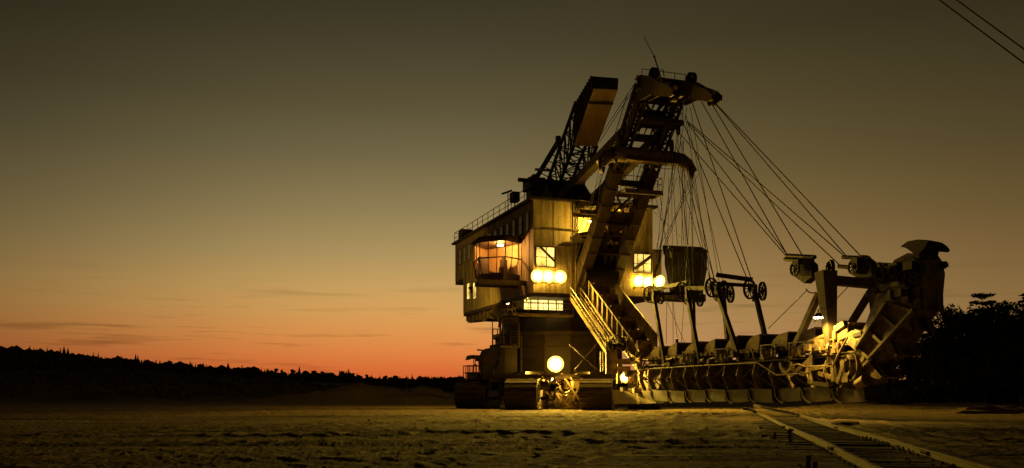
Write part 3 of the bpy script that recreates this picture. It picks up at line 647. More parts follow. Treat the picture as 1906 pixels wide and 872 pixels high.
# --- portal (leaning forward over the ladder)
def legpt(u, t):   # t 0 at the base, 1 at the head
    a = Vector((u, -0.6, 12.3)); b = Vector((u, -12.2, 25.2)); return a.lerp(b, t)
for u in (UL, UR):
    b = MB(); b.beam(legpt(u, -0.12), legpt(u, 0.60), 0.95, 1.25, (0, -1, 0.5), 0.90, 1.1)
    lax = (legpt(u, 1)-legpt(u, 0)).normalized(); la = Vector((1, 0, 0)); lb2 = la.cross(lax).normalized()
    cor = [la*sx*.38+lb2*sy*.48 for sx, sy in ((-1, -1), (1, -1), (1, 1), (-1, 1))]
    for c_ in cor: b.beam(legpt(u, .59)+c_, legpt(u, 1.0)+c_, .2, .2)
    for k in range(10):
        t0, t1 = .60+.04*k, .64+.04*k
        for e in range(4): b.beam(legpt(u, t0)+cor[e], legpt(u, t1)+cor[(e+1) % 4], .09); b.beam(legpt(u, t0)+cor[e], legpt(u, t0)+cor[(e+1) % 4], .1)
    b.beam(legpt(u, .6)+lb2*.1, legpt(u, .98)+lb2*.1, .45, .12, lb2)
    for t in np.arange(0.05, 0.60, 0.09): q = legpt(u, t); b.beam(q-Vector((0.5, 0, 0)), q+Vector((0.5, 0, 0)), 0.07, 1.36, (0, -1, -1.1))
    for t in np.arange(0.1, 0.95, 0.025): q = legpt(u, t)+Vector((-0.62, 0.42, 0.38)); b.cbox(q, 0.05, 0.05, 0.05)
    b.build('portal_leg', M['steel'], X)
    # ladder rungs up the leg
    st_ = MB(); r1, r2 = Vector((-0.75, 0.45, 0.4)), Vector((-0.75, 0.75, 0.1))
    st_.tube(legpt(u, 0.05)+r1, legpt(u, 0.95)+r1, 0.03, 5); st_.tube(legpt(u, 0.05)+r2, legpt(u, 0.95)+r2, 0.03, 5)
    for t in np.arange(0.06, 0.95, 0.022): st_.tube(legpt(u, t)+r1, legpt(u, t)+r2, 0.025, 4)
    st_.build('rung_ladder', M['dark'], X)
    s_ = MB(); s_.beam(legpt(u, 0.80)+Vector((0, 0.2, 0)), Vector((u, 6.5, 19.6)), 0.75, 0.75); s_.build('back_strut', M['steel'], X)
    s_ = MB(); s_.beam(legpt(u, 0.42)+Vector((0, 0.3, 0)), Vector((u-0.1, 7.0, 18.95)), 0.55, 0.45); s_.build('tie_beam', M['steel'], X)
    # head nose with sheaves
    hd = legpt(u, 1.0)
    op = [Q(*p, u=UR) for p in ((1262, 150), (1289, 152), (1305, 161), (1326, 169), (1335, 178), (1334, 187), (1328, 191), (1289, 186), (1268, 196))]
    op = [Vector((u, q.y, q.z)) for q in op]
    n_ = MB(); n_.prism([q+Vector((-.45, 0, 0)) for q in op], (0.18, 0, 0)); n_.prism([q+Vector((.27, 0, 0)) for q in op], (0.18, 0, 0))
    for q, hh in ((op[2].lerp(op[7], .5), .5), (op[0].lerp(op[8], .5), .9)): n_.beam(q-Vector((.29, 0, 0)), q+Vector((.29, 0, 0)), .5, hh)
    no = n_.build('head_nose', M['steel'], X)
    for c_, rr_ in ((op[4].lerp(op[6], .5)+Vector((0, .4, 0)), 0.42), (op[1]+Vector((0, .2, .2)), 0.55), (op[3].lerp(op[7], .4), 0.40)):
        MB().wheel(c_, (1, 0, 0), rr_, 8, 0.07, 0.4).build('pulley', M['dark'], no)
hb = MB(); H0, H1 = legpt(UL, 1.0), legpt(UR, 1.0)
hb.ibeam(H0+Vector((-0.6, -0.3, 0.15)), H1+Vector((0.6, -0.3, 0.15)), 0.9, 1.0, 0.1); hb.ibeam(H0+Vector((-0.4, 0.7, -0.5)), H1+Vector((0.4, 0.7, -0.5)), 0.6, 0.8, 0.1)
for t in np.linspace(0.05, 0.95, 6): q = H0.lerp(H1, t); hb.beam(q+Vector((0, -0.75, 0.15)), q+Vector((0, -0.3, 0.65)), 0.08)
hb.build('head_beam', M['steel'], X)
rr = MB(); rail_run(rr, [H0+Vector((-0.3, -0.5, 0.66)), H1+Vector((0.3, -0.5, 0.66))], 0.55, 0.9, 0.03, ()); rr.ptube([H0+Vector((1.1, -.5, .65)), H0+Vector((1.1, -.5, 1.3)), H0+Vector((1.5, -.5, 1.4)), H0+Vector((1.6, -.5, 1.0))], 0.04, 6); rr.build('head_railing', M['dark'], X)
an = MB(); a = H0+Vector((1.45, -0.4, 0.6)); pb = Q(1218, 106, v=a.y); pt_ = Q(1198, 68, v=a.y); an.ptube([a, pb], 0.05, 6); an.ptube([pb, pt_], [0.035, 0.02], 5); an.cbox(pb, 0.12, 0.12, 0.14); an.build('antenna', M['dark'], X)
# cross members and platforms between the legs
for t in (0.13, 0.30, 0.52, 0.66, 0.76, 0.88): a, b = legpt(UL, t), legpt(UR, t); MB().ibeam(a+Vector((0.45, 0, 0)), b-Vector((0.45, 0, 0)), 0.5, 0.5, 0.08).build('cross_member', M['steel'], X)
for t0, t1 in ((0.13, 0.30), (0.76, 0.98), (0.30, 0.50)):
    cmx = MB(); cmx.beam(legpt(UL, t0)+Vector((0.4, 0.1, 0)), legpt(UR, t1)-Vector((0.4, -0.1, 0)), 0.16); cmx.beam(legpt(UR, t0)-Vector((0.4, -0.2, 0)), legpt(UL, t1)+Vector((0.4, 0.2, 0)), 0.14); cmx.build('cross_brace', M['steel'], X)
cmx = MB()
for k in range(7):
    t = k/6; cmx.beam(legpt(UL, 0.78).lerp(legpt(UR, 0.78), t)+Vector((0, 0.3, 0)), legpt(UL, 0.96).lerp(legpt(UR, 0.96), t)+Vector((0, 0.3, 0)), 0.07)
    cmx.beam(legpt(UL, 0.8).lerp(legpt(UR, 0.8), t)+Vector((0, 0.3, 0)), legpt(UL, 0.96).lerp(legpt(UR, 0.96), (t+0.17) % 1)+Vector((0, 0.3, 0)), 0.06)
cmx.beam(legpt(UL, 0.78)+Vector((0, .3, 0)), legpt(UR, 0.78)+Vector((0, .3, 0)), .09); cmx.beam(legpt(UL, 0.96)+Vector((0, .3, 0)), legpt(UR, 0.96)+Vector((0, .3, 0)), .09); cmx.build('lattice_panel', M['steel'], X)
def platform(t, dv0, dv1, u0, u1):
    q = legpt(UL, t); b = MB(); z = q.z
    b.box((u0, q.y+dv0, z), (u1, q.y+dv1, z+0.12)); b.beam((u0, q.y+dv0, z-0.15), (u1, q.y+dv0, z-0.15), 0.14, 0.28); b.beam((u0, q.y+dv1, z-0.15), (u1, q.y+dv1, z-0.15), 0.14, 0.28); b.beam((u1, q.y+dv0, z-0.14), (u1, q.y+dv1, z-0.14), 0.14, 0.25)
    o = b.build('platform', M['paint'] if t < 0.6 else M['steel'], X)
    r_ = MB(); rail_run(r_, [(u0, q.y+dv0+.03, z+0.12), (u1-.03, q.y+dv0+.03, z+0.12), (u1-.03, q.y+dv1, z+0.12), (u0, q.y+dv1, z+0.12)], 1.05, 1.0, 0.03); r_.build('railing', M['dark'], o)
platform(0.46, -1.9, -0.3, UL+0.7, UR+0.9); platform(0.83, -1.6, 0.1, UL+0.6, UR+0.6); platform(0.36, 0.2, 1.6, UL-2.0, UR+0.6)
# rocker beam across the portal, ends turned down
zc = 21.0; q0 = Q(1118, 306, v=-9.3); q1 = Q(1290, 322, v=-9.3)
prof = [Vector((q0.x, -9.3, q0.z)), Q(1128, 293, v=-9.3), Q(1144, 287, v=-9.3), Q(1165, 288, v=-9.3), Q(1200, 291, v=-9.3), Q(1250, 296, v=-9.3), Q(1268, 299, v=-9.3), Q(1280, 307, v=-9.3), Vector((q1.x, -9.3, q1.z))]
rb = MB(); rb.ptube(prof, [0.42, 0.55, 0.62, 0.65, 0.65, 0.62, 0.58, 0.5, 0.4], 12)
rbo = rb.build('rocker_beam', M['paint'], X)
for c, r_ in ((Q(1120, 308, v=-9.9), 0.62), (Q(1144, 290, v=-9.9), 0.55), (Q(1287, 321, v=-9.9), 0.55), (Q(1156, 258, u=UL-.6), 0.55), (Q(1262, 240, u=UR+.6), 0.5), (Q(1250, 272, u=UR+.6), 0.5)):
    MB().wheel(c, (0.75, -0.65, 0), r_, 8, 0.07, 0.2).build('pulley', M['dark'], rbo)
wb = MB(); wb.beam(Q(1165, 297, v=-9.9), Q(1262, 306, v=-9.9), 0.5, 0.12); rail_run(wb, [Q(1170, 298, v=-9.9), Q(1255, 304, v=-9.9)], -0.5, 1.2, 0.025, ()); wb.build('walkway', M['paint'], X)
# drive platform, motors and drum in the front opening
dp = MB(); a = Q(1072, 450, v=-1.6); dp.box((3.6, -2.4, 14.95), (8.5, -0.1, 15.15)); dp.prism([(3.4, -2.5, 15.16), (4.2, -2.9, 15.3), (8.2, -2.9, 15.3), (8.6, -2.5, 15.16), (8.6, -0.3, 15.16), (3.4, -0.3, 15.16)], (0, 0, 0.3)); dp.build('drive_platform', M['steel'], X)
dm = MB()
dm.tube((4.9, -1.5, 16.2), (5.9, -1.5, 16.2), 0.5, 14); dm.box((6.4, -1.9, 15.5), (7.6, -0.8, 16.9)); dm.tube((7.6, -1.4, 16.6), (8.4, -1.4, 16.6), 0.45, 14); dm.tube((5.2, -1.5, 16.2), (5.2, -1.5, 17.3), 0.3, 10); dm.box((4.6, -1.9, 15.5), (6.2, -0.9, 15.75)); dm.tube((5.6, -1.7, 15.6), (5.6, -1.7, 16.8), 0.12)
dm.build('drive_motor', M['paint'], X)
dr = MB(); a = Q(1106, 515, v=-0.2); dr.tube((4.4, -0.6, a.z), (7.6, -0.6, a.z), 1.0, 18); dr.build('chain_drum', M['dark'], X)
fr_ = MB()
for u in (4.1, 6.9, 8.1): fr_.beam((u, -0.2, ZB), (u, -0.2, 15.0), 0.3, 0.3)
fr_.beam((6.2, -0.4, 11.2), (8.2, -0.4, 14.6), 0.2); fr_.ptube([(7.6, -.5, 15.0), (8.1, -.7, 14.6), (8.1, -.7, 13.8), (7.7, -.7, 13.4)], 0.12); fr_.build('frame', M['paint'], X)

# --- roof winch house, counterweight boom and ballast box
wh_ = MB(); wh_.prism([(3.9, 5.5, ZT+.22), (3.9, 5.5, 20.6), (3.9, 7.5, 22.4), (3.9, 11.5, 22.6), (3.9, 12.5, ZT+.22)], (4.2, 0, 0)); wh_.build('winch_house', M['dark'], X)
bxl = [(1100, 142), (1105, 165), (1068, 271), (1072, 190)]
uA, uB = 4.7, 7.0
PL = [Q(*p, u=uA) for p in bxl]
PR = [Q(1151, 146, u=uB), Q(1150, 167, u=uB), Q(1111, 272, u=uB-0.2), Q(1118, 200, u=uB)]
bb = MB(); bb.loft(PR, PL)
for t in np.linspace(0, 1, 9): bb.beam(PL[0].lerp(PL[3], t)-Vector((0.04, 0, 0)), PL[1].lerp(PL[2], t)-Vector((0.04, 0, 0)), 0.08, 0.08)
box_o = bb.build('ballast_box', M['dark'], X)
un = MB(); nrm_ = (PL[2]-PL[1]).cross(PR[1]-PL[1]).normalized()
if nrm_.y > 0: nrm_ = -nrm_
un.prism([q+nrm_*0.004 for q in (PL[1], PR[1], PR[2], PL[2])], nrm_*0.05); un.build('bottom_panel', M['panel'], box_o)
sb = MB(); a0, a1 = PL[1].lerp(PL[2], 0.235), PR[1].lerp(PR[2], 0.235); sb.beam(a0+nrm_*0.09, a1+nrm_*0.09, 0.22, 0.07, nrm_); sb.build('seam_bar', M['dark'], box_o)
lt = MB()
footL = [Vector((uA, 9.2, ZT)), Vector((uA, 13.5, ZT))]; footR = [Vector((uB, 8.5, ZT)), Vector((uB, 13.0, ZT))]
for ft, P_, u in ((footL, PL, uA), (footR, PR, uB)):
    c1a, c1b = ft[0], P_[2]; c2a, c2b = ft[1], P_[3]
    lt.beam(c1a, c1b, 0.26); lt.beam(c2a, c2b, 0.24)
    n = 9
    for k in range(n):
        lt.beam(c1a.lerp(c1b, k/n), c2a.lerp(c2b, k/n), 0.11); lt.beam(c1a.lerp(c1b, k/n), c2a.lerp(c2b, (k+1)/n), 0.11)
for (aa, ab), (ba, bb_) in (((footL[0], PL[2]), (footR[0], PR[2])), ((footL[1], PL[3]), (footR[1], PR[3]))):
    for k in range(9): lt.beam(aa.lerp(ab, k/9), ba.lerp(bb_, k/9), 0.1); lt.beam(aa.lerp(ab, k/9), ba.lerp(bb_, (k+1)/9), 0.09); lt.beam(ba.lerp(bb_, k/9), aa.lerp(ab, (k+1)/9), 0.09)
lt.build('lattice_boom', M['dark'], X)
st_ = MB(); a = Q(998, 332, u=3.4); b = Q(1039, 264, u=3.4); st_.tube(Vector((3.4, a.y+4, ZT)), a, 0.25); st_.tube(a, b, 0.24, 10); st_.cbox(b, 0.4, 0.4, 1.0); st_.beam(Q(1000, 316, u=3.4), Q(1026, 318, u=3.4), 0.5, 0.25)
for k in range(6): st_.beam(a.lerp(b, k/6), Q(1018+8*k, 345-12*k, u=4.4), 0.09)
st_.build('stay_post', M['dark'], X)
cl = MB(); a = Q(994, 345, u=2.4); cl.cbox(a, 1.6, 2.0, 1.1); cl.cbox(a-Vector((0, 0, 1.4)), 1.1, 1.4, 1.8); cl.tube(a+Vector((-1.6, 0, 0.4)), a+Vector((1.2, 0, 0.4)), 0.2); cl.cbox(a+Vector((.2, .2, .8)), .6, .7, .5); cl.beam(a-Vector((0, 0, .3)), Vector((1.4, a.y-2, ZT)), 0.3); cl.build('hoist_winch', M['dark'], X)
rr = MB(); rail_run(rr, [(1.0, 1.2, ZT+.22), (11.5, 1.2, ZT+.22)], 1.05, 1.6, 0.03); rr.build('handrail', M['dark'], X)

# --- inclined chain trough from the drive down to the ladder
tL0, tL1 = Q(1097, 524, u=UL), Q(1179, 634, u=UL)
tR0, tR1 = Q(1147, 529, u=UR-.2), Q(1224, 625, u=UR-.2)
low = Vector((0, 0, -1.75))
tw = MB(); tw.prism([tL0, tL1, tL1+low, tL0+low], (0.1, 0, 0)); tw.prism([tR0, tR1, tR1+low*0.6, tR0+low], (-0.1, 0, 0)); tw.prism([tL0+low+Vector((.1,0,0)), tL1+low+Vector((.1,0,0)), tR1+low*.98-Vector((.1,0,0)), tR0+low-Vector((.1,0,0))], (0, 0, -0.1))
for k in range(9):
    q = tL0.lerp(tL1, (k+0.3)/9); dz = (tL1-tL0).normalized()
    tw.prism([q-Vector((.003, 0, 0)), q+dz*0.18-Vector((.003, 0, 0)), q+dz*0.06+low*0.95-Vector((.003, 0, 0))], (-0.22, 0, 0))
tw.beam(tL0-Vector((.06, 0, 0)), tL1-Vector((.06, 0, 0)), 0.12, 0.14); tw.beam(tL0+low-Vector((.06, 0, 0)), tL1+low-Vector((.06, 0, 0)), 0.12, 0.14); tw.beam(tR0, tR1, 0.14, 0.16)
tw.build('chain_trough', M['paint'], X)
# stair beside it
s0, s1 = Q(1062, 556, u=3.1), Q(1128, 655, u=3.1)
sr = MB()
for du in (0, 0.95):
    o_ = Vector((du, 0, 0)); sr.beam(s0+o_, s1+o_, 0.1, 0.3)
    a, b = s0+o_+Vector((0, 0, 1.0)), s1+o_+Vector((0, 0, 1.0)); sr.tube(a, b, 0.045, 6); sr.tube(a-Vector((0, 0, .5)), b-Vector((0, 0, .5)), 0.035, 6)
    for k in range(7): q = s0.lerp(s1, k/6)+o_; sr.tube(q, q+Vector((0, 0, 1.0)), 0.04, 6)
for k in range(30): q = s0.lerp(s1, (k+.5)/30); sr.box((q.x+0.05, q.y-0.13, q.z-0.02), (q.x+0.9, q.y+0.13, q.z+0.02))
sr.build('stair', M['paint'], X)
wc = MB(); c = Q(1146, 641, u=3.6); wc.wheel(c, (0.4, -0.9, 0), 0.75, 8, 0.09, 0.3); wc.tube(c+Vector((-.3, .4, -.2)), c+Vector((.9, .2, -.2)), 0.35, 12); wc.wheel(c+Vector((0.7, -.2, 0)), (1, 0, 0), 0.65, 8, .08, .2); wc.build('hand_wheel', M['dark'], X)
tk = MB(); c = Q(1138, 696, d=73.5); d_ = Q(1138, 655, d=73.5); tk.tube(c, d_, 0.48, 16); tk.tube(d_, d_+Vector((0, 0, .15)), 0.52, 16); tk.build('oil_tank', M['paint'], X)
bx_ = MB(); a, b = Q(1149, 691, d=73.2), Q(1178, 682, d=73.2); bx_.box((a.x, a.y, a.z), (b.x, a.y+.9, b.z)); a, b = Q(1149, 678, d=73.6), Q(1180, 668, d=73.6); bx_.box((a.x, a.y, a.z), (b.x, a.y+.9, b.z)); bx_.box((Q(1150, 700, d=73.6).x, a.y, 2.2), (Q(1154, 700, d=73.6).x, a.y+.3, 4)); bx_.build('gear_box', M['paint'], X)
ld = MB(); 
for px in (1118, 1123): ld.tube(Q(px, 654, d=74.5), Q(px, 693, d=74.5), 0.05, 6)
for k in range(8): ld.tube(Q(1118, 657+4.8*k, d=74.5), Q(1123, 657+4.8*k, d=74.5), 0.035, 5)
ld.build('rung_ladder', M['paint'], X)
rp_ = MB(); random.seed(5)
for k in range(22):
    q = Q(random.uniform(1160, 1196), random.uniform(676, 728), d=random.uniform(71.2, 73)); t = random.random()
    rp_ = MB(); nm = 'tensioner_block' if t < .5 else 'tie_rod' if t < .8 else 'hand_wheel'
    if t < .5: rp_.cbox(q, random.uniform(.15, .6), random.uniform(.2, .5), random.uniform(.15, .7))
    elif t < .8: rp_.beam(q, q+Vector((random.uniform(-.9, .9), random.uniform(-.5, .5), random.uniform(-.9, .9))), .12)
    else: rp_.wheel(q, (1, random.uniform(-.6, .6), 0), random.uniform(.25, .4), 6)
    rp_.build(nm, M['paint'], X)

# --- bucket ladder
VA, VB_ = -11.0, -36.5
UW0, UW1 = UL, UL+1.55
def bucket_mesh():
    b = MB(); Wd = UW1-UW0-0.1; n = 9
    arc = [(-1.05+1.75*math.sin(t*math.pi/2)**1.0*1.0, 0.12+0.88*(1-math.cos(t*math.pi/2))**0.8) for t in []]
    pts = []
    for k in range(n+1):
        t = math.pi/2*k/n; pts.append((0.95-1.75*math.sin(t)*1.0, 0.0+0.92*(1-math.cos(t))))
    # pts: from the back (y=+0.95, z=0) sweeping up to the front top (y=-0.8, z=0.92): mirror so that it bulges up and back
    pts = [(0.75-1.35*(1-math.cos(math.pi/2*k/n)), 0.95*math.sin(math.pi/2*k/n)) for k in range(n+1)]
    inner = [(y*0.93-0.03, z*0.93) for y, z in pts]
    for s_ in (0, 1):
        x = 0 if s_ == 0 else Wd-0.06
        b.prism([(x, y, z) for y, z in pts]+[(x, -0.55, 0.0)], (0.06, 0, 0))
    vs = [(0.06, y, z) for y, z in pts]+[(Wd-0.06, y, z) for y, z in pts]+[(0.06, y, z) for y, z in inner]+[(Wd-0.06, y, z) for y, z in inner]
    m_ = n+1; fs = []
    for k in range(n): fs += [(k, k+1, m_+k+1, m_+k), (2*m_+k, 3*m_+k, 3*m_+k+1, 2*m_+k+1)]
    fs += [(n, 2*m_+n, 3*m_+n, m_+n), (0, m_, 3*m_, 2*m_)]
    b.add(vs, fs, True)
    b.beam((0.0, -0.6, 0.95), (Wd, -0.6, 0.95), 0.14, 0.09); b.box((0.2, -0.6, -0.12), (0.4, 0.7, 0.0)); b.box((Wd-0.4, -0.6, -0.12), (Wd-0.2, 0.7, 0.0))
    return b.mesh('bucket', M['bucket'])
def scoop_mesh():
    b = MB(); Wd = UW1-UW0-.04
    pr = [(1.18, 0), (1.22, -.25), (1.12, -.55), (.85, -.76), (.4, -.84), (-1.25, -.80), (-1.34, -.74), (-1.2, -.66), (-1.1, 0)]
    b.prism([(0, y, z) for y, z in pr], (Wd, 0, 0))
    n = 9; arc = [(1.30-.02*k, -.05-.1*k) for k in range(5)]+[(1.1, -.62), (.8, -.80), (.45, -.88)]
    for a, c in zip(arc, arc[1:]): b.beam((-.02, a[0], a[1]), (-.02, c[0], c[1]), .09, .07, (1, 0, 0))
    return b.mesh('bucket', M['scoop'])
bmesh_ = bucket_mesh(); smesh_ = scoop_mesh()
def put_bucket(l, rx, s=(1, 1, 1)):
    o = bpy.data.objects.new('bucket', bmesh_); COL.objects.link(o); o.parent = X; o.location = l; o.rotation_euler = (rx, 0, 0); o.scale = s
    return o
BP = 2.62
random.seed(41)
for k in range(9): put_bucket((UW0+0.05+random.uniform(-.04, .04), -14.1-BP*k+random.uniform(-.12, .12), 3.98+0.02*k+random.uniform(-.05, .06)), R(random.uniform(-6, 4)), (1, random.uniform(1.08, 1.25), random.uniform(.98, 1.12)))
put_bucket((UW0+0.05, -11.0, 4.45), R(-22))
for k in range(5):   # climbing in the trough
    q = tL1.lerp(tL0, (k+0.6)/5); put_bucket((UW0+0.12, q.y, q.z-0.95), R(-33))
for k in range(10):
    o = bpy.data.objects.new('bucket', smesh_); COL.objects.link(o); o.parent = X; o.location = (UW0+0.02+random.uniform(-.05, .05), -12.3-BP*k+random.uniform(-.08, .08), 1.60+0.02*k+random.uniform(-.06, .04)); o.rotation_euler = (R(random.uniform(-2.5, 2.5)), 0, R(random.uniform(-1, 1)))
# ladder girder
gd = MB()
gd.box((UW0+0.45, VB_, 1.65), (UW0+0.55, VA, 3.30)); gd.box((UW1-0.55, VB_, 1.65), (UW1-0.45, VA, 3.30))
gd.box((UW0+0.56, VB_, 1.66), (UW1-0.56, VA, 1.76))
for u in (UW0+0.1, UW1-0.1): gd.ibeam((u, VA, 3.42), (u, VB_, 3.50), 0.4, 0.22, 0.05); gd.beam((u, VA, 3.92), (u, VB_, 3.97), 0.16, 0.12)
gd.build('ladder_girder', M['rust'], X)
for v0, v1 in ((VA, -22.9), (-23.6, -27.4), (-28.0, -29.9), (-31.2, VB_)):
    MB().box((UW1-.35, v0, 3.32), (UW1-.3, v1, 4.1)).build('side_plate', M['rust'], X)
ribs = np.arange(VA-1.0, VB_+1.0, -1.72)
random.seed(8)
for v in ribs:
    v += random.uniform(-.14, .14)
    for u, sgn in ((UW0, 1), (UW1, -1)):
        a, b, c = Vector((u+sgn*0.06, v, 3.30)), Vector((u-sgn*0.08, v+0.10, 2.52)), Vector((u+sgn*0.22, v-0.10, 1.66))
        r_ = MB(); r_.beam(a, b, 0.09, 0.34, (1, 0, 0)); r_.beam(b, c, 0.09, 0.34, (1, 0, 0)); r_.beam(b, (u+sgn*0.45, v, 2.5), 0.2, 0.1)
        r_.beam(Vector((u+sgn*.25, v, 2.45)), Vector((u+sgn*.25, v-1.45, 3.28)), 0.09); r_.beam(Vector((u+sgn*.28, v-0.1, 2.4)), Vector((u+sgn*.30, v-1.4, 1.8)), 0.08)
        if sgn == 1 or v > -24: r_.build('rib', M['paint'], X)
# chain and side boxes, rollers
for u in (UW1+0.02, UW0-0.02):
  cnn = MB(); vv = VA
  while vv > VB_:
    cnn.box((u-0.06, vv, 4.12), (u+0.06, vv-0.42, 4.16)); cnn.box((u-0.06, vv, 3.99), (u+0.06, vv-0.42, 4.03)); cnn.box((u-0.08, vv-0.42, 3.96), (u+0.08, vv-0.56, 4.19))
    vv -= 0.6
  cnn.beam((u, VA, 4.08), (u, VB_, 4.08), .05, .04)
  if u > UW0: cnn.build('bucket_chain', M['paint'], X)
prev = None
for k in range(11):
    t = k/10; q = Vector((UW0-0.1, VA+2.2-3.2*t, 5.55-1.55*math.sin(t*math.pi/2)))
    if prev: cnn.beam(prev+(q-prev)*0.1, q-(q-prev)*0.15, 0.12, 0.06); cnn.beam(prev+Vector((0, 0, .14))+(q-prev)*0.1, q+Vector((0, 0, .14))-(q-prev)*0.15, 0.12, 0.05); cnn.cbox(q+Vector((0, 0, .07)), 0.16, 0.1, 0.24)
    prev = q
cnn.build('bucket_chain', M['paint'], X)
for v in (-19.2, -23.6, -28.7, -31.5, -34.0):
    r_ = MB()
    for dv in (0.0, -0.55): r_.ring((UW0-0.12, v+dv, 3.82), (0.5, -1, 0), 0.36, 0.10, 14, 0.12); r_.box((UW0-0.15, v+dv-0.1, 3.54), (UW0+0.05, v+dv+0.1, 4.1))
    r_.box((UW0-0.25, v+0.5, 3.50), (UW0+0.1, v-1.0, 3.56)); r_.box((UW0-0.2, v+0.55, 4.3), (UW0+0.02, v-1.0, 4.36)); r_.box((UW0-0.2, v+0.5, 3.56), (UW0-0.12, v+0.42, 4.3)); r_.box((UW0-0.2, v-1.0, 3.56), (UW0-0.12, v-.92, 4.3))
    r_.build('roller_block', M['paint'], X)
for v in (-30.8,):
    r_ = MB(); pts = [Vector((UW0-0.15, v+0.55*math.cos(t), 2.95-0.62*math.sin(t)+0.3)) for t in np.linspace(0, math.pi, 12)]
    for a, b in zip(pts, pts[1:]): r_.beam(a, b, 0.14, 0.26, (1, 0, 0))
    r_.build('bearing_saddle', M['paint'], X)
# pipes along the side
random.seed(23)
for k in range(46):   # fittings along the deck edge
    v = random.uniform(VA-.5, VB_+1); q = Vector((UW0-random.uniform(0, .22), v, random.uniform(3.5, 4.0))); b = MB(); t = random.random()
    if t < .4: b.cbox(q, random.uniform(.12, .3), random.uniform(.2, .6), random.uniform(.12, .45)); nm = 'junction_box'
    elif t < .7: b.tube(q, q+Vector((0, random.uniform(.3, 1.0), random.uniform(-.15, .15))), random.uniform(.04, .09), 7); nm = 'pipe_stub'
    elif t < .85: b.ring(q, (1, .15, 0), random.uniform(.18, .3), .07, 14, .1); nm = 'guide_roller'
    else: b.beam(q, q+Vector((.05, random.uniform(-.3, .3), -.9)), .09, .14, (1, 0, 0)); nm = 'bracket'
    b.build(nm, M['paint'], X)
pp = MB(); pp.ptube([(UW0-0.25, -12, 3.25), (UW0-0.3, -20, 3.3), (UW0-0.28, -28, 3.3), (UW0-0.3, -30, 2.5), (UW0-0.3, -33, 2.55)], 0.05, 6); pp.ptube([Q(1470, 683, u=UW0-.4), Q(1485, 678, u=UW0-.4), Q(1500, 683, u=UW0-.4), Q(1530, 682, u=UW0-.4), Q(1550, 683, u=UW0-.4), Q(1560, 660, u=UW0-.4), Q(1578, 628, u=UW0-.4)], 0.05, 6)
pp.build('cable_pipe', M['paint'], X)
# end pan at the root of the ladder and skid
pn = MB(); pn.prism([Q(1132, 752, u=UW0), Q(1130, 735, u=UW0), Q(1142, 727, u=UW0), Q(1180, 722, u=UW0), Q(1196, 733, u=UW0), Q(1230, 742, u=UW0), Q(1236, 750, u=UW0), Q(1200, 752, u=UW0)], (UW1-UW0, 0, 0)); pn.build('end_pan', M['rust'], X)

# --- hanger posts with rope sheaves
hang = [((1217, 552), (1238, 665), UW0), ((1279, 547), (1303, 665), UW0), ((1290, 556), (1292, 645), UW1), ((1334, 540), (1379, 655), UW0), ((1346, 548), (1358, 632), UW1), ((1405, 543), (1434, 628), UW1)]
heads = []
for (hx, hy), (bx, by), u in hang:
    t = Q(hx, hy, u=u); b = Q(bx, by, u=u)
    b.z = 3.5
    o = MB().beam(b, t, 0.26, 0.26, (1, 0, 0), 0.24, 0.24).build('hanger_post', M['dark'], X)
    MB().wheel(t+Vector((-0.32, 0.1, 0.15)), (0.35, -0.9, 0), 0.66, 10, 0.09, 0.14).build('pulley', M['dark'], o)
    MB().wheel(t+Vector((0.38, -0.3, 0.0)), (0.55, -0.8, 0), 0.62, 10, 0.09, 0.14).build('pulley', M['dark'], o)
    MB().cbox(t-Vector((0, 0, .1)), 0.2, 0.3, 1.1).build('sheave_block', M['dark'], o)
    heads.append(t)
lb_ = MB(); 
lb_.beam(heads[1]+Vector((0, 0, .35)), heads[3]+Vector((0, .3, .2)), 0.16, 0.3); lb_.beam(heads[3]+Vector((0, 0, 1.0)), heads[5]+Vector((-.2, 0, .75)), 0.2, 0.3); lb_.beam(heads[3]+Vector((0, .8, .55)), heads[5]+Vector((.2, 0.3, .4)), 0.16, 0.24); lb_.beam(heads[0]+Vector((0, 0, .5)), heads[1]+Vector((0, 0, .8)), 0.14, 0.25); lb_.beam(heads[0]+Vector((0, .4, .2)), heads[2]+Vector((0, 0, .4)), 0.14, 0.25)
lb_.build('link_beam', M['dark'], X)
wl = MB(); wl.wheel(Q(1260, 649, u=UW1), (0.85, -0.5, 0), 0.75, 10, .08, .2); wl.build('pulley', M['dark'], X)

# --- gantry near the ladder tip
def gan(u, px, lab=None):
    pass
gt = MB(); top = Q(1537, 506, u=UW0); bot = Q(1549, 642, u=UW0); bot.z = 3.0
gt.beam(bot, top, 0.28, 0.36, (1, 0, 0), 0.75, 0.95); gt.build('gantry_post', M['steel'], X)
gt = MB(); top2 = Q(1632, 515, u=UR); bot2 = Vector((UR, bot.y, 3.2)); gt.beam(bot2, top2, 0.28, 0.36, (1, 0, 0), 0.7, 0.85); gt.build('gantry_post', M['steel'], X)
gt = MB(); gt.beam(Q(1524, 548, u=UW0), Q(1476, 655, u=UW0), 0.3, 0.34, (1, 0, 0)); gt.build('gantry_strut', M['paint'], X)
gt = MB(); gt.beam(top2+Vector((0, 0.5, -0.8)), Vector((UR, bot.y+4.2, 3.6)), 0.3, 0.34, (1, 0, 0)); gt.build('gantry_strut', M['steel'], X)
gt = MB(); gt.beam(Vector((UW0, bot.y, 3.35)), Vector((UR+.3, bot.y, 3.35)), .5, .4); gt.beam(Vector((UW0, bot.y+4.2, 3.4)), Vector((UR+.3, bot.y+4.2, 3.4)), .4, .35); gt.build('gantry_sill', M['steel'], X)
gt = MB(); gt.beam(Q(1525, 520, u=UW0), Q(1632, 530, u=UR), 0.6, 0.5); gt.build('gantry_beam', M['steel'], X)
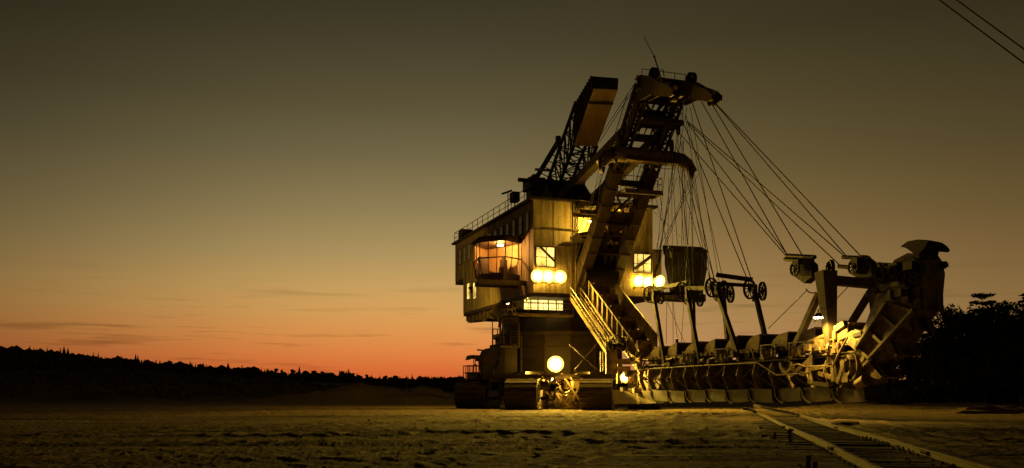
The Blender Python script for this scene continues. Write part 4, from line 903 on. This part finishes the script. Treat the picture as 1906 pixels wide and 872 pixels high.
def head_block(px, py, u, tp):
    c = Q(px, py, u=u); b = MB()
    b.prism([c+Vector((-.25, .7, .55)), c+Vector((-.25, -.1, .75)), c+Vector((-.25, -.9, .2)), c+Vector((-.25, -1.0, -.5)), c+Vector((-.25, -.3, -.8)), c+Vector((-.25, .6, -.3))], (.5, 0, 0))
    b.cbox(c+Vector((0, .2, .45)), .9, .5, .3)
    o = b.build('pulley_block', M['dark'], X)
    MB().wheel(c+Vector((.35, .1, .1)), (1, 0, 0), .5, 8, .08, .14).build('pulley', M['dark'], o); MB().wheel(c+Vector((-.38, .35, .1)), (1, 0, 0), .42, 8, .07, .12).build('pulley', M['dark'], o)
    r_ = MB()
    for (x0, y0, x1, y1) in tp: r_.tube(Q(x0, y0, u=u-.2), Q(x1, y1, u=u-.2), 0.12, 8)
    r_.build('spreader_bar', M['dark'], o)
    return c
hbL = head_block(1497, 503, UW0, [(1464, 476, 1517, 479), (1461, 483, 1513, 486)])
hbR = head_block(1606, 500, UR, [(1569, 479, 1618, 481), (1561, 496, 1580, 498)])
wl = MB(); wl.wheel(Q(1545, 500, u=UW0+.3), (1, -.3, 0), .48, 10, .09, .2); wl.build('pulley', M['dark'], X)
cw_ = MB(); cw_.ptube([Q(1500, 538, u=UW0), Q(1505, 544, u=UW0), Q(1512, 546, u=UW0), Q(1519, 545, u=UW0)], .035, 5); cw_.build('loose_cable', M['rope'], X)
# shaded lamp hanging on the gantry
c = Q(1523, 591, u=UW0-1.1); 
lm = MB(); lm.ptube([c, c+Vector((0, 0, .07)), c+Vector((0, 0, .16)), c+Vector((0, 0, .26))], [.30, .27, .16, .06], 16, False); lm.tube(c+Vector((0, 0, .24)), c+Vector((0, 0, .42)), .05, 8); lm.ptube([c+Vector((0, 0, .40)), c+Vector((.15, 0, .5)), c+Vector((1.1, 0, .45))], .025, 6)
lo = lm.build('hanging_lamp', M['steel'], X)
MB().ptube([c+Vector((0, 0, .06)), c-Vector((0, 0, .05))], [.20, .24], 14).build('bulb', M['lens'], lo)
light('lamp_light', 'SPOT', c-Vector((-.05, 0.0, .12)), 1900, (1.0, .62, .08), lo, (.30, -.12, -1), .12, 142, .45)

# --- upturned ladder tip
def poly(pts, u0, u1, mat, name, ox=1420, oy=430, s=2.564, par=X):
    return MB().prism([Q(ox+x/s, oy+y/s, u=u0) for x, y in pts], (u1-u0, 0, 0)).build(name, mat, par)
tip = poly([(440, 570), (545, 300), (640, 290), (725, 365), (505, 615)], UW0+.02, UW1-.02, M['paint'], 'tip_girder')
gdr = MB()
def tp(x, y, u=UW0-.02): return Q(1420+x/2.564, 430+y/2.564, u=u)
gdr.beam(tp(455, 560), tp(600, 340), .12, .5, (1, 0, 0)); gdr.beam(tp(515, 605), tp(725, 375), .12, .35, (1, 0, 0))
for x0, y0, x1, y1 in ((455, 560, 510, 610), (510, 480, 575, 540), (565, 400, 640, 465), (600, 345, 715, 385)): gdr.beam(tp(x0, y0, UW0-.04), tp(x1, y1, UW0-.04), .16, .2, (1, 0, 0))
gdr.build('girder_rib', M['paint'], tip)
MB().prism([tp(395, 530, UW0-.1), tp(400, 490, UW0-.1), tp(440, 470, UW0-.1), tp(470, 480, UW0-.1), tp(485, 500, UW0-.1), tp(440, 570, UW0-.1)], (.6, 0, 0)).build('motor_cover', M['wall'], tip)
MB().beam(tp(430, 500, UW0-.14), tp(470, 490, UW0-.14), .06, .2).build('hatch_handle', M['dark'], tip)
dsc = poly([(300, 795), (400, 715), (505, 612), (700, 380), (640, 300), (600, 200), (625, 140), (690, 106), (730, 108), (752, 140), (765, 200), (756, 300), (748, 345), (722, 400), (680, 440), (640, 520), (612, 575), (560, 618), (525, 650), (476, 748), (420, 790)], UW0+.2, UW1-.02, M['paint'], 'chain_guard')
gs = MB()
for a, b in (((505, 618), (540, 622)), ((600, 500), (635, 515)), ((690, 400), (718, 395))): gs.beam(tp(*a, UW0+.18), tp(*b, UW0+.18), .06, .08, (1, 0, 0))
for a, b in (((520, 640), (600, 565)), ((630, 520), (668, 430)), ((720, 395), (750, 330))): gs.beam(tp(*a, UW0+.9), tp(*b, UW0+.9), UW1-UW0-.1, .10, (1, 0, 0))
gs.build('guard_seam', M['dark'], dsc)
for (x, y), a in (((530, 660), 40), ((612, 545), 58), ((690, 420), 66), ((742, 320), 88)):
    q = tp(x, y); o = put_bucket((UW0+.04, q.y, q.z), R(180+a), (1, .85, .55))
c = tp(680, 195, UW0); b = MB(); b.tube(c+Vector((.1, 0, 0)), c+Vector((UW1-UW0+.1, 0, 0)), .76, 18); b.build('tumbler_drum', M['dark'], X)
random.seed(17)
for k in range(34):
    x, y = random.uniform(560, 735), random.uniform(160, 330)
    if y > 330-(x-560)*.2+40: continue
    q = tp(x, y, UW0-random.uniform(.0, .25)); b = MB(); t = random.random()
    if t < .45: b.cbox(q, random.uniform(.15, .4), random.uniform(.2, .7), random.uniform(.12, .5)); nm = 'drive_casing'
    elif t < .75: b.beam(q, q+Vector((0, random.uniform(-.7, .7), random.uniform(-.6, .6))), .16, .1); nm = 'brace'
    else: b.ring(q, (1, .1, 0), random.uniform(.25, .45), .1, 14, .2); nm = 'flange'
    b.build(nm, M['dark'], X)
poly([(530, 240), (555, 150), (565, 155), (625, 152), (700, 260), (700, 330), (640, 300), (560, 290)], UW0+.02, UW1-.3, M['dark'], 'drive_housing')
cap = MB()
for du, pts in ((.0, [(655, 76), (690, 50), (740, 41), (790, 50), (770, 82), (758, 98), (748, 102), (745, 128), (720, 128), (716, 106), (682, 82)]),):
    cap.prism([tp(x, y, UW0+.1) for x, y in pts], (.7, 0, 0))
cap.prism([tp(x, y, UW0+.1)+Vector((.703, 0, 0)) for x, y in [(690, 58), (740, 48), (765, 66), (778, 84), (772, 96), (700, 84)]], (.75, 0, 0))
cap.prism([tp(x, y, UW0+.1)+Vector((.9, 0, 0)) for x, y in [(720, 90), (750, 90), (742, 130), (722, 130)]], (.25, 0, 0))
cap.build('spill_shield', M['dark'], X)
kn = MB()
for x, y in ((752, 150), (758, 158), (748, 165)): kn.cbox(tp(x, y)+Vector((1.4, 0, 0)), .2, .25, .2)
kn.build('bolt_boss', M['dark'], tip)
# lit machinery round the lamp
lmg = MB()
lmg.prism([tp(140, 560), tp(300, 545), tp(330, 555), tp(330, 580), tp(150, 585)], (.5, 0, 0)); lmg.prism([tp(150, 590), tp(185, 520), tp(200, 520), tp(205, 560)], (.3, 0, 0))
lmg.wheel(tp(418, 640), (1, -.5, 0), .55, 6, .14, .3); lmg.ring(tp(430, 645, UW0+.1), (1, -.2, 0), .8, .1, 20, .4); lmg.cbox(tp(400, 700), .3, .5, .5); lmg.beam(tp(385, 620), tp(395, 725), .25, .3); lmg.tube(tp(415, 640, UW0-.3), tp(415, 640, UW0+.4), .3, 12)
for a, b in (((225, 730), (235, 590)), ((235, 660), (330, 640)), ((150, 680), (235, 610)), ((330, 560), (340, 720)), ((360, 730), (385, 650)), ((270, 680), (330, 700)), ((240, 730), (320, 735)), ((180, 680), (230, 690))): lmg.beam(tp(*a), tp(*b), .22, .22)
lmg.beam(tp(350, 470), tp(395, 440), .3, .3); lmg.beam(tp(345, 480), tp(345, 520), .2, .25); lmg.tube(tp(190, 545), tp(300, 500), .14); lmg.prism([tp(300, 480), tp(320, 560), tp(345, 570), tp(330, 480)], (.2, 0, 0))
lmg.ptube([tp(355, 575), tp(370, 520), tp(410, 500), tp(430, 480)], .09); lmg.ptube([tp(340, 600), tp(380, 540), tp(440, 490)], .04, 6); lmg.cbox(tp(290, 545), .8, .6, .6); lmg.cbox(tp(360, 560), .4, .5, .5); lmg.prism([tp(370, 660), tp(365, 610), tp(380, 600), tp(385, 625), tp(395, 600), tp(405, 640)], (.25, 0, 0))
lmg.build('tension_gear', M['paint'], X)
cl_ = MB()
for k in range(9): q = tp(430+10*k, 690-9.5*k, UW0-.05); cl_.cbox(q, .12, .2, .14)
for k in range(7): q = tp(455+5*k, 640-6*k, UW0-.03); cl_.cbox(q, .15, .08, .3)
cl_.beam(tp(425, 700), tp(520, 605), .14, .1, (1, 0, 0)); cl_.build('bucket_chain', M['paint'], X)
MB().tube(tp(455, 735, UW0-.05), tp(492, 712, UW0-.05), .30, 12).build('roller', M['paint'], X)

# --- ropes
def rope(a, b, r=0.028):
    return MB().tube(a, b, r, 5).build('rope', M['rope'], X)
def uvw(px, py, u): return Q(px, py, u=u)
def on_head(px, py):  # a point of the head region (right leg plane)
    return Q(px, py, u=UR)
pairs = [((1331, 192), (1601, 476), UR, UR), ((1330, 192), (1576, 478), UR, UR), ((1324, 192), (1493, 475), UR, UW0), ((1306, 190), (1464, 473), UR, UW0), ((1278, 227), (1561, 492), UR, UR), ((1281, 227), (1574, 479), UR, UR), ((1268, 252), (1464, 478), UR, UW0), ((1281, 232), (1480, 494), UR, UW0),
         ((1288, 190), (1405, 540), UR, UW1), ((1273, 232), (1395, 530), UR, UW1)]
for a, b, ua, ub in pairs: rope(Q(*a, u=ua), Q(*b, u=ub), 0.035)
random.seed(9)
srcs = [(1262, 250, UR), (1268, 262, UR), (1256, 276, UR), (1275, 215, UR), (1283, 200, UR), (1246, 290, UR)]
for k in range(16):
    hpt = heads[k % 5]
    sx, sy, su = srcs[k % 6]
    rope(Q(sx+random.uniform(-8, 6), sy, u=su), hpt+Vector((random.uniform(-.5, .5), random.uniform(-.5, .5), .2)), 0.022)
for k in range(6):
    a = Q(1287+random.uniform(-3, 6), 323, v=-9.9); rope(a, heads[(k*2) % 5]+Vector((random.uniform(-.6, .6), 0, .3)), 0.022)
for k in range(4):
    a = Q(1120+random.uniform(-6, 6), 318, v=-9.9); rope(a, Vector((3.2+random.uniform(0, 2), -1.5, 15.4)), 0.02)
for (a, b) in (((1214, 346), (1250, 480)), ((1300, 325), (1222, 470)), ((1260, 330), (1216, 480)), ((1217, 395), (1320, 490)), ((1225, 335), (1262, 640)), ((1245, 330), (1240, 640)), ((1232, 540), (1275, 640)), ((1250, 330), (1253, 640)), ((1288, 330), (1268, 640)), ((1170, 300), (1135, 420)), ((1180, 300), (1176, 500)), ((1200, 300), (1150, 480))):
    rope(Q(*a, v=-9.6), Q(*b, v=-10.5 if b[1] > 600 else -4), 0.02)
# stays from the portal head back to the ballast boom
for (a, b) in (((1192, 140), (1112, 262)), ((1190, 150), (1116, 265)), ((1163, 230), (1120, 285)), ((1165, 235), (1123, 290))): rope(Q(*a, u=UL), Q(*b, u=uB-.3), 0.03)
for (a, b) in (((1503, 540), (1430, 612)), ((1580, 533), (1515, 600))): rope(Q(*a, u=UW0-.3), Q(*b, u=UW0-.3), 0.022)

# ------------------------------------------------------------------ railway
TR = empty('railway_track', (0, 0, 0)); tag(TR, 'old bent railway track on dark sleepers, half buried in the sand', 'railway track')
def smooth(pts, n=8):
    out = []
    P = [pts[0]*2-pts[1]]+list(pts)+[pts[-1]*2-pts[-2]]
    for i_ in range(1, len(P)-2):
        for k in range(n):
            t = k/n; p0, p1, p2, p3 = P[i_-1:i_+3]
            out.append(0.5*((2*p1)+(p2-p0)*t+(2*p0-5*p1+4*p2-p3)*t*t+(3*p1-p0-3*p2+p3)*t**3))
    out.append(pts[-1]); return out
prof = [(-.055, -.19), (.055, -.19), (.055, -.18), (.012, -.165), (.012, -.055), (.034, -.042), (.034, -.004), (.027, 0), (-.027, 0), (-.034, -.004), (-.034, -.042), (-.012, -.055), (-.012, -.165), (-.055, -.18)]
random.seed(4)
rails = []
for pts in (railL, railR):
    sp_ = smooth(pts); b = MB(); vs = []; fs = []; n = len(prof)
    for i_, p_ in enumerate(sp_):
        d = (sp_[min(i_+1, len(sp_)-1)]-sp_[max(i_-1, 0)]); d.z = 0; d.normalize(); s_ = Vector((d.y, -d.x, 0))
        wob = Vector((random.uniform(-.006, .006), 0, random.uniform(-.008, .008)))
        for x, z in prof: vs.append(p_+wob+s_*x*1.15+Vector((0, 0, z)))
    for i_ in range(len(sp_)-1):
        for k in range(n): fs.append((i_*n+k, i_*n+(k+1) % n, (i_+1)*n+(k+1) % n, (i_+1)*n+k))
    fs += [tuple(range(n)), tuple(range(len(vs)-n, len(vs)))[::-1]]
    b.add(vs, fs); ro = b.build('rail', M['rail'], TR); rails.append(ro)
    hs = MB(); hv = []; m_ = len(sp_)
    for i_ in range(m_):
        e9, e8 = vs[i_*n+7], vs[i_*n+8]; up_ = Vector((0, 0, .003)); hv += [e9+up_, e8+up_]
    hs.add(hv, [(2*k, 2*k+1, 2*k+3, 2*k+2) for k in range(m_-1)]); hs.build('running_surface', M['railhead'], ro)
    for jj in ((1.0, 2.55, 4.0) if pts is railL else (1.0, 2.0, 4.0)):
        ii = int(jj*8); p_ = sp_[ii]; d = (sp_[ii+1]-sp_[ii-1]).normalized(); s_ = Vector((d.y, -d.x, 0))
        f = MB()
        for sg_ in (-1, 1):
            f.beam(p_-d*.33+s_*sg_*.04+Vector((0, 0, -.09)), p_+d*.33+s_*sg_*.04+Vector((0, 0, -.09)), .035, .085)
            for k in (-.22, -.07, .07, .22): f.tube(p_+d*k+s_*sg_*.05+Vector((0, 0, -.09)), p_+d*k+s_*sg_*.095+Vector((0, 0, -.09)), .022, 6)
        f.build('fishplate', M['rail'], ro)
gauge = (railR[1]-railL[1]).dot(rper)
k = 0; s_ = -1.0
while s_ < 42:
    c = Vector((rc0.x, rc0.y, 0))+rdir*s_
    ln = 3.5+random.uniform(-.25, .25); off = random.uniform(-.2, .1)-0.15; tilt = random.uniform(-.03, .03)
    a = c-rper*(ln/2-off)+rdir*tilt*2; b = c+rper*(ln/2+off)-rdir*tilt*2
    zt = RZ-.165-.075
    m_ = MB(); m_.beam((a.x, a.y, zt+random.uniform(-.03, .005)), (b.x, b.y, zt+random.uniform(-.03, .005)), .24+random.uniform(-.03, .03), .17)
    for sg_ in (-1, 1):
        q = c+rper*sg_*gauge/2
        for e in (-.12, .12): m_.cbox((q.x+rper.x*e, q.y+rper.y*e, zt+.10), .05, .05, .05)
    if random.random() > .08: m_.build('sleeper', M['sleeper'], TR)
    s_ += random.uniform(.62, .80)
# pegs beside the track
for (px, py, hh) in ((1503, 870, .22), (1515, 874, .14), (1441, 815, .16)):
    p_ = W(px, py, z=0.02); b = MB(); b.tube(p_-Vector((0, 0, .1)), p_+Vector((.02, 0, hh)), .05, 7, .045)
    o = b.build('wooden_peg', M['sleeper'])
    tag(o, {1503: 'taller wooden peg at the lower left edge of the railway track', 1515: 'short wooden peg next to the taller one beside the railway track', 1441: 'small wooden peg by the sleeper ends farther up the railway track'}[px], 'peg')
# weed
p_ = W(1472, 832, z=0.0); wd = MB(); random.seed(2)
for k in range(70):
    t = random.random()*6.28; hgt = random.uniform(.1, .45); q = p_+Vector((random.uniform(-.05, .05), random.uniform(-.05, .05), hgt)); e = q+Vector((math.cos(t)*.07, math.sin(t)*.07, random.uniform(0, .06)))
    wd.add([q, q+Vector((.02, .01, .03)), e, q+Vector((-.01, .02, -.02))], [(0, 1, 2, 3)])
for k in range(5): wd.tube(p_, p_+Vector((random.uniform(-.06, .06), random.uniform(-.06, .06), .42)), .006, 4)
tag(wd.build('weed', M['grass']), 'small dry weed growing left of the near rail', 'weed')
# marker post on the flat
p_ = Vector(((757-CX)/F*104, 104, 0)); p_.z = gh(p_.x, p_.y)
sg = empty('marker_post', p_); tag(sg, 'thin marker post standing among the low sand mounds', 'post')
MB().tube((0, 0, -.2), (0, 0, 2.6), .04, 6).build('post', M['dark'], sg); MB().prism([(-.35, -.35, -.05), (.35, -.35, -.05), (0, 0, .75)], (0, .4, 0)).build('foot', M['dark'], sg)
# rubble
random.seed(12)
def rock(name, c, s, seed):
    r_ = np.random.default_rng(seed); b = MB(); n1, n2 = 7, 10; vs = []; fs = []
    for i_ in range(n1+1):
        th = math.pi*i_/n1
        for j_ in range(n2):
            ph = 2*math.pi*j_/n2; k = 1+0.28*(r_.random()-.5)*2
            vs.append((s[0]*k*math.sin(th)*math.cos(ph), s[1]*k*math.sin(th)*math.sin(ph), s[2]*k*math.cos(th)))
    for i_ in range(n1):
        for j_ in range(n2): fs.append((i_*n2+j_, (i_+1)*n2+j_, (i_+1)*n2+(j_+1) % n2, i_*n2+(j_+1) % n2))
    b.add(vs, fs); o = b.build(name, M['sand']); o.location = c; return o
for px, py, sx, sz, lab in ((1838, 773, 1.9, .35, 'long dark slab of rubble lying on the sand, the larger of two by the wood'), (1882, 771, 1.6, .35, 'low rubble slab at the right edge of the sand'), (1575, 790, .55, .14, 'flat clod of earth just right of the far rail')):
    p_ = W(px, py, z=0.0); p_.z = gh(p_.x, p_.y)+sz*.3
    tag(rock('rubble', p_, (sx, .8, sz), px), lab, 'rubble')
# small stones on the flat, too many to count
sm_ = MB(); r_ = np.random.default_rng(21)
for k in range(1500):
    d = 15*(90/15)**r_.random(); x = r_.uniform(-.62, .62)*d; s = r_.uniform(.015, .06)*(1 if r_.random() < .93 else 2.4)
    z = gh(x, d)
    a = [Vector((x+s*r_.uniform(.6, 1)*math.cos(t+r_.uniform(-.3, .3)), d+s*r_.uniform(.6, 1)*math.sin(t), z+s*r_.uniform(-.1, .5))) for t in np.linspace(0, 6.28, 6)[:-1]]
    tpz = Vector((x, d, z+s*r_.uniform(.5, .9)))
    sm_.add(a+[tpz], [(i_, (i_+1) % 5, 5) for i_ in range(5)])
tag(sm_.build('stones', M['sand']), 'scattered small stones over the sandy flat', 'stones', kind='stuff')

# ------------------------------------------------------------------ overhead cables
for (a, b, lab) in (((1748, 0), (1906, 118), 'lower of two thin overhead cables crossing the upper right sky'), ((1780, 0), (1906, 92), 'upper of two thin overhead cables crossing the upper right sky')):
    dx, dy = (b[0]-a[0]), (b[1]-a[1]); p0 = W(a[0]-dx*2.0, a[1]-dy*2.0, d=44); p1 = W(a[0], a[1], d=34); p2 = W(b[0], b[1], d=31)
    dirv = (p2-p1); P = [p1-dirv*t for t in (8, 4, 2, 1, 0, -1, -2, -4)]
    o = MB().ptube(P, .026, 6).build('overhead_cable', M['rope']); tag(o, lab, 'cable', 'overhead cables')

# ------------------------------------------------------------------ trees
def leaf_cloud(b, c, rx, rz, n, size, r_):
    for k in range(n):
        v = r_.normal(size=3); v /= np.linalg.norm(v); rr_ = r_.random()**.45
        p_ = np.array(c)+v*rr_*np.array([rx, rx, rz])
        a = r_.normal(size=3); a /= np.linalg.norm(a); bvec = np.cross(a, r_.normal(size=3)); bvec /= np.linalg.norm(bvec)
        s = size*r_.uniform(.6, 1.4)
        b.add([p_-a*s-bvec*s*.4, p_+a*s-bvec*s*.5, p_+a*s*.7+bvec*s*.6, p_-a*s*.8+bvec*s*.5], [(0, 1, 2, 3)])
def spruce(h_, rb, seed):
    r_ = np.random.default_rng(seed); t = MB().ptube([(0, 0, -.5), (0, 0, h_*.5), (0, 0, h_*.97)], [.22, .14, .02], 7); c = MB()
    lv = int(h_*2.6)
    for i_ in range(lv):
        f = i_/lv; z = h_*(.06+.93*f); rad_ = rb*(1-f)**.85+.12
        nb = max(5, int(11*(1-f*.5)))
        for k in range(nb):
            th = r_.random()*6.28; ln = rad_*r_.uniform(.6, 1.12)
            for m_ in range(max(2, int(ln*5))):
                q = (m_+1)/max(2, int(ln*5)); x, y = math.cos(th)*ln*q, math.sin(th)*ln*q; zz = z-ln*q*.28+r_.uniform(-.08, .08); s = .20+.15*(1-q)
                d = np.array([math.cos(th), math.sin(th), -.35]); e = np.array([-math.sin(th), math.cos(th), r_.uniform(-.5, .2)])
                p_ = np.array([x, y, zz]); c.add([p_-e*s*1.2, p_+d*s*1.3-e*s*.2, p_+e*s*1.2, p_-d*s*.6], [(0, 1, 2, 3)])
    return t.mesh('trunk', M['bark']), c.mesh('crown', M['leaf'])
def broad(h_, w_, seed, dens=1.0):
    r_ = np.random.default_rng(seed); t = MB(); t.ptube([(0, 0, -.5), (.1, 0, h_*.3), (.0, .1, h_*.62), (.1, .1, h_*.9)], [.26, .2, .12, .03], 8); c = MB()
    for k in range(int(20*dens)):
        f = r_.random(); z = h_*(.12+.85*f); rr_ = w_*math.sin(math.pi*(.12+.82*f))**.7*r_.uniform(.3, 1.0); th = r_.random()*6.28
        p_ = (math.cos(th)*rr_, math.sin(th)*rr_, z); t.ptube([(0, 0, max(.5, z-1.6)), (p_[0]*.6, p_[1]*.6, z-.5), p_], [.07, .045, .015], 5)
        leaf_cloud(c, p_, r_.uniform(.7, 1.3), r_.uniform(.5, .9), 95, .15, r_)
    return t.mesh('trunk', M['bark']), c.mesh('crown', M['leaf'])
def pine(h_, w_, seed):
    r_ = np.random.default_rng(seed); t = MB(); t.ptube([(0, 0, -.5), (.1, 0, h_*.5), (.15, .1, h_*.97)], [.24, .17, .04], 8); c = MB()
    for i_ in range(9):
        z = h_*(.42+.57*i_/8); ln = w_*(1-.55*(i_/8))*r_.uniform(.75, 1.1)
        for k in range(5):
            th = r_.random()*6.28; l2 = ln*r_.uniform(.5, 1); e = (math.cos(th)*l2, math.sin(th)*l2, z+.15)
            t.ptube([(0, 0, z-.2), e], [.05, .02], 5); leaf_cloud(c, e, .75, .26, 75, .13, r_); leaf_cloud(c, (e[0]*.55, e[1]*.55, z), .55, .22, 40, .13, r_)
    leaf_cloud(c, (.15, .1, h_*.98), .6, .35, 80, .13, r_)
    return t.mesh('trunk', M['bark']), c.mesh('crown', M['leaf'])
protoT = {'spruce': [(spruce(14, 2.5, 1), 14), (spruce(13, 2.2, 2), 13), (spruce(12, 2.8, 3), 12)], 'broad': [(broad(12, 3.0, 4, 1.5), 12), (broad(11, 3.4, 5, 1.6), 11), (broad(12, 2.6, 6, 1.4), 12)], 'pine': [(pine(15, 2.6, 7), 15)]}
def tree(kind, px, d, top_y, name, lab, i_=0, group=None, wide=1.0):
    (tm, cm_), h0 = protoT[kind][i_ % len(protoT[kind])]
    x = (px-CX)/F*d; z = gh(x, d); hh = CAMZ+(HY-top_y)/F*d-z; s = hh/h0
    o = empty(name, (x, d, z), random.random()*6.28); o.scale = (s*wide, s*wide, s); tag(o, lab, 'tree', group)
    for nm, m_ in (('trunk', tm), ('crown', cm_)):
        q = bpy.data.objects.new(nm, m_); COL.objects.link(q); q.parent = o
random.seed(31)
tree('spruce', 1806, 122, 556, 'spruce_tree', 'pointed dark spruce standing above the wood, left of the layered pine', 0)
tree('pine', 1830, 118, 550, 'pine_tree', 'tall dark pine with flat layered branches above the wood', 0)
tree('broad', 1765, 112, 572, 'broadleaf_tree', 'broadleaf tree at the left end of the wood with sky glinting through', 0)
tree('spruce', 1904, 105, 540, 'spruce_tree', 'tallest dark tree of the wood at the right edge of the photo', 1, wide=1.3)
tree('broad', 1882, 108, 562, 'broadleaf_tree', 'rounded dark tree just left of the tallest tree at the right edge', 1)
tree('broad', 1742, 108, 600, 'broadleaf_tree', 'lower broadleaf tree close behind the upturned ladder tip', 2)
GL = 'dark tree filling the black wood right of the bucket ladder'; GG = 'trees of the wood on the right'
for px, d, ty, kd in ((1790, 114, 583, 'broad'), (1850, 112, 572, 'broad'), (1866, 120, 580, 'spruce'), (1818, 112, 585, 'broad'), (1725, 104, 592, 'broad'), (1705, 100, 598, 'broad'), (1755, 100, 600, 'broad'), (1780, 100, 600, 'broad'), (1805, 98, 618, 'spruce'), (1830, 100, 605, 'broad'), (1858, 98, 605, 'broad'), (1885, 98, 590, 'spruce'), (1910, 97, 590, 'broad'), (1940, 110, 560, 'broad'), (1975, 104, 550, 'spruce'), (1690, 104, 612, 'broad'), (1735, 96, 625, 'broad'), (1768, 95, 650, 'broad'), (1800, 93, 655, 'broad'), (1835, 93, 645, 'broad'), (1870, 93, 650, 'broad'), (1902, 92, 640, 'broad'), (1668, 106, 630, 'broad'), (1845, 126, 575, 'spruce'), (1775, 126, 590, 'spruce')):
    tree(kd, px, d, ty, 'spruce_tree' if kd == 'spruce' else 'broadleaf_tree', GL, random.randrange(3), GG, 1.6 if ty > 600 else 1.4)
# undergrowth at the foot of the wood
ug = MB(); r_ = np.random.default_rng(77)
for k in range(170):
    d = r_.uniform(93, 106); px = r_.uniform(1650, 2010); x = (px-CX)/F*d; z = gh(x, d); leaf_cloud(ug, (x, d, z+r_.uniform(.2, 1.3)), r_.uniform(.8, 1.5), r_.uniform(.6, 1.3), 70, .20, r_)
tag(ug.build('undergrowth', M['leaf']), 'dense dark undergrowth at the foot of the wood on the right', 'undergrowth', kind='stuff')
# the far wood along the horizon and over the bank, one mass
fw = MB(); r_ = np.random.default_rng(55)
def small_tree(b, x, y, z, h_, w_, sp, r_):
    n = 6
    if sp:
        for lv in range(4):
            z0 = z+h_*(.05+.2*lv); z1 = min(z+h_, z0+h_*.42); ww = w_*(1-.21*lv)
            vs = [(x+ww*math.cos(2*math.pi*k/n+lv)*r_.uniform(.7, 1.15), y+ww*math.sin(2*math.pi*k/n+lv), z0-r_.uniform(0, .06)*h_) for k in range(n)]+[(x, y, z1)]
            b.add(vs, [(k, (k+1) % n, n) for k in range(n)])
    else:
        for lv in range(5):
            cx_, cz_ = x+r_.uniform(-.5, .5)*w_, z+h_*r_.uniform(.35, .85); rr_ = w_*r_.uniform(.45, .8)
            vs = [(cx_+rr_*r_.uniform(.7, 1.2)*math.cos(2*math.pi*k/7), y+rr_*math.sin(2*math.pi*k/7), cz_+r_.uniform(-.2, .2)*rr_) for k in range(7)]+[(cx_+r_.uniform(-.3, .3), y, min(z+h_, cz_+rr_*r_.uniform(.35, .7))), (cx_, y, cz_-rr_*1.5)]
            b.add(vs, [(k, (k+1) % 7, 7) for k in range(7)]+[((k+1) % 7, k, 8) for k in range(7)])
line = [(-160, 628, 240), (0, 640, 255), (100, 648, 270), (200, 660, 290), (300, 671, 310), (420, 681, 340), (520, 688, 370), (600, 691, 400), (665, 694, 430), (678, 700, 520), (760, 701, 520), (850, 699, 520), (1000, 704, 600), (1300, 709, 700), (1700, 712, 700), (2100, 690, 600)]
lx = [p_[0] for p_ in line]
for row in range(7):
    px = -160.0
    while px < 2080:
        ty = np.interp(px, lx, [p_[1] for p_ in line]); d = np.interp(px, lx, [p_[2] for p_ in line])
        dd = d+row*7+r_.uniform(-3, 3)-14
        x = (px-CX)/F*dd; z = gh(x, dd)
        hh = CAMZ+(HY-ty)/F*dd-z+r_.normal()*.9-(0 if row > 2 else (3-row)*1.6)-.5
        if hh > 1.0: small_tree(fw, x, dd, z-.5, hh+.5, hh*r_.uniform(.16, .34), r_.random() < .3, r_)
        px += r_.uniform(3.5, 8)*300/d*.9
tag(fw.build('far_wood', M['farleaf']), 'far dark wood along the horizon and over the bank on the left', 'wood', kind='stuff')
# scrub on the bank
sb_ = MB()
for k in range(650):
    px = r_.uniform(-60, 640); d = r_.uniform(150, 250); x = (px-CX)/F*d; z = gh(x, d)
    leaf_cloud(sb_, (x, d, z+.2), r_.uniform(.5, 1.6), r_.uniform(.3, 1.0), 26, .32, r_)
tag(sb_.build('scrub', M['grass']), 'dry brown scrub over the dark bank on the left', 'scrub', kind='stuff')
for o in bpy.data.objects:
    if o.type == 'MESH' and o.parent is None and 'kind' not in o and 'label' not in o: print('untagged', o.name)
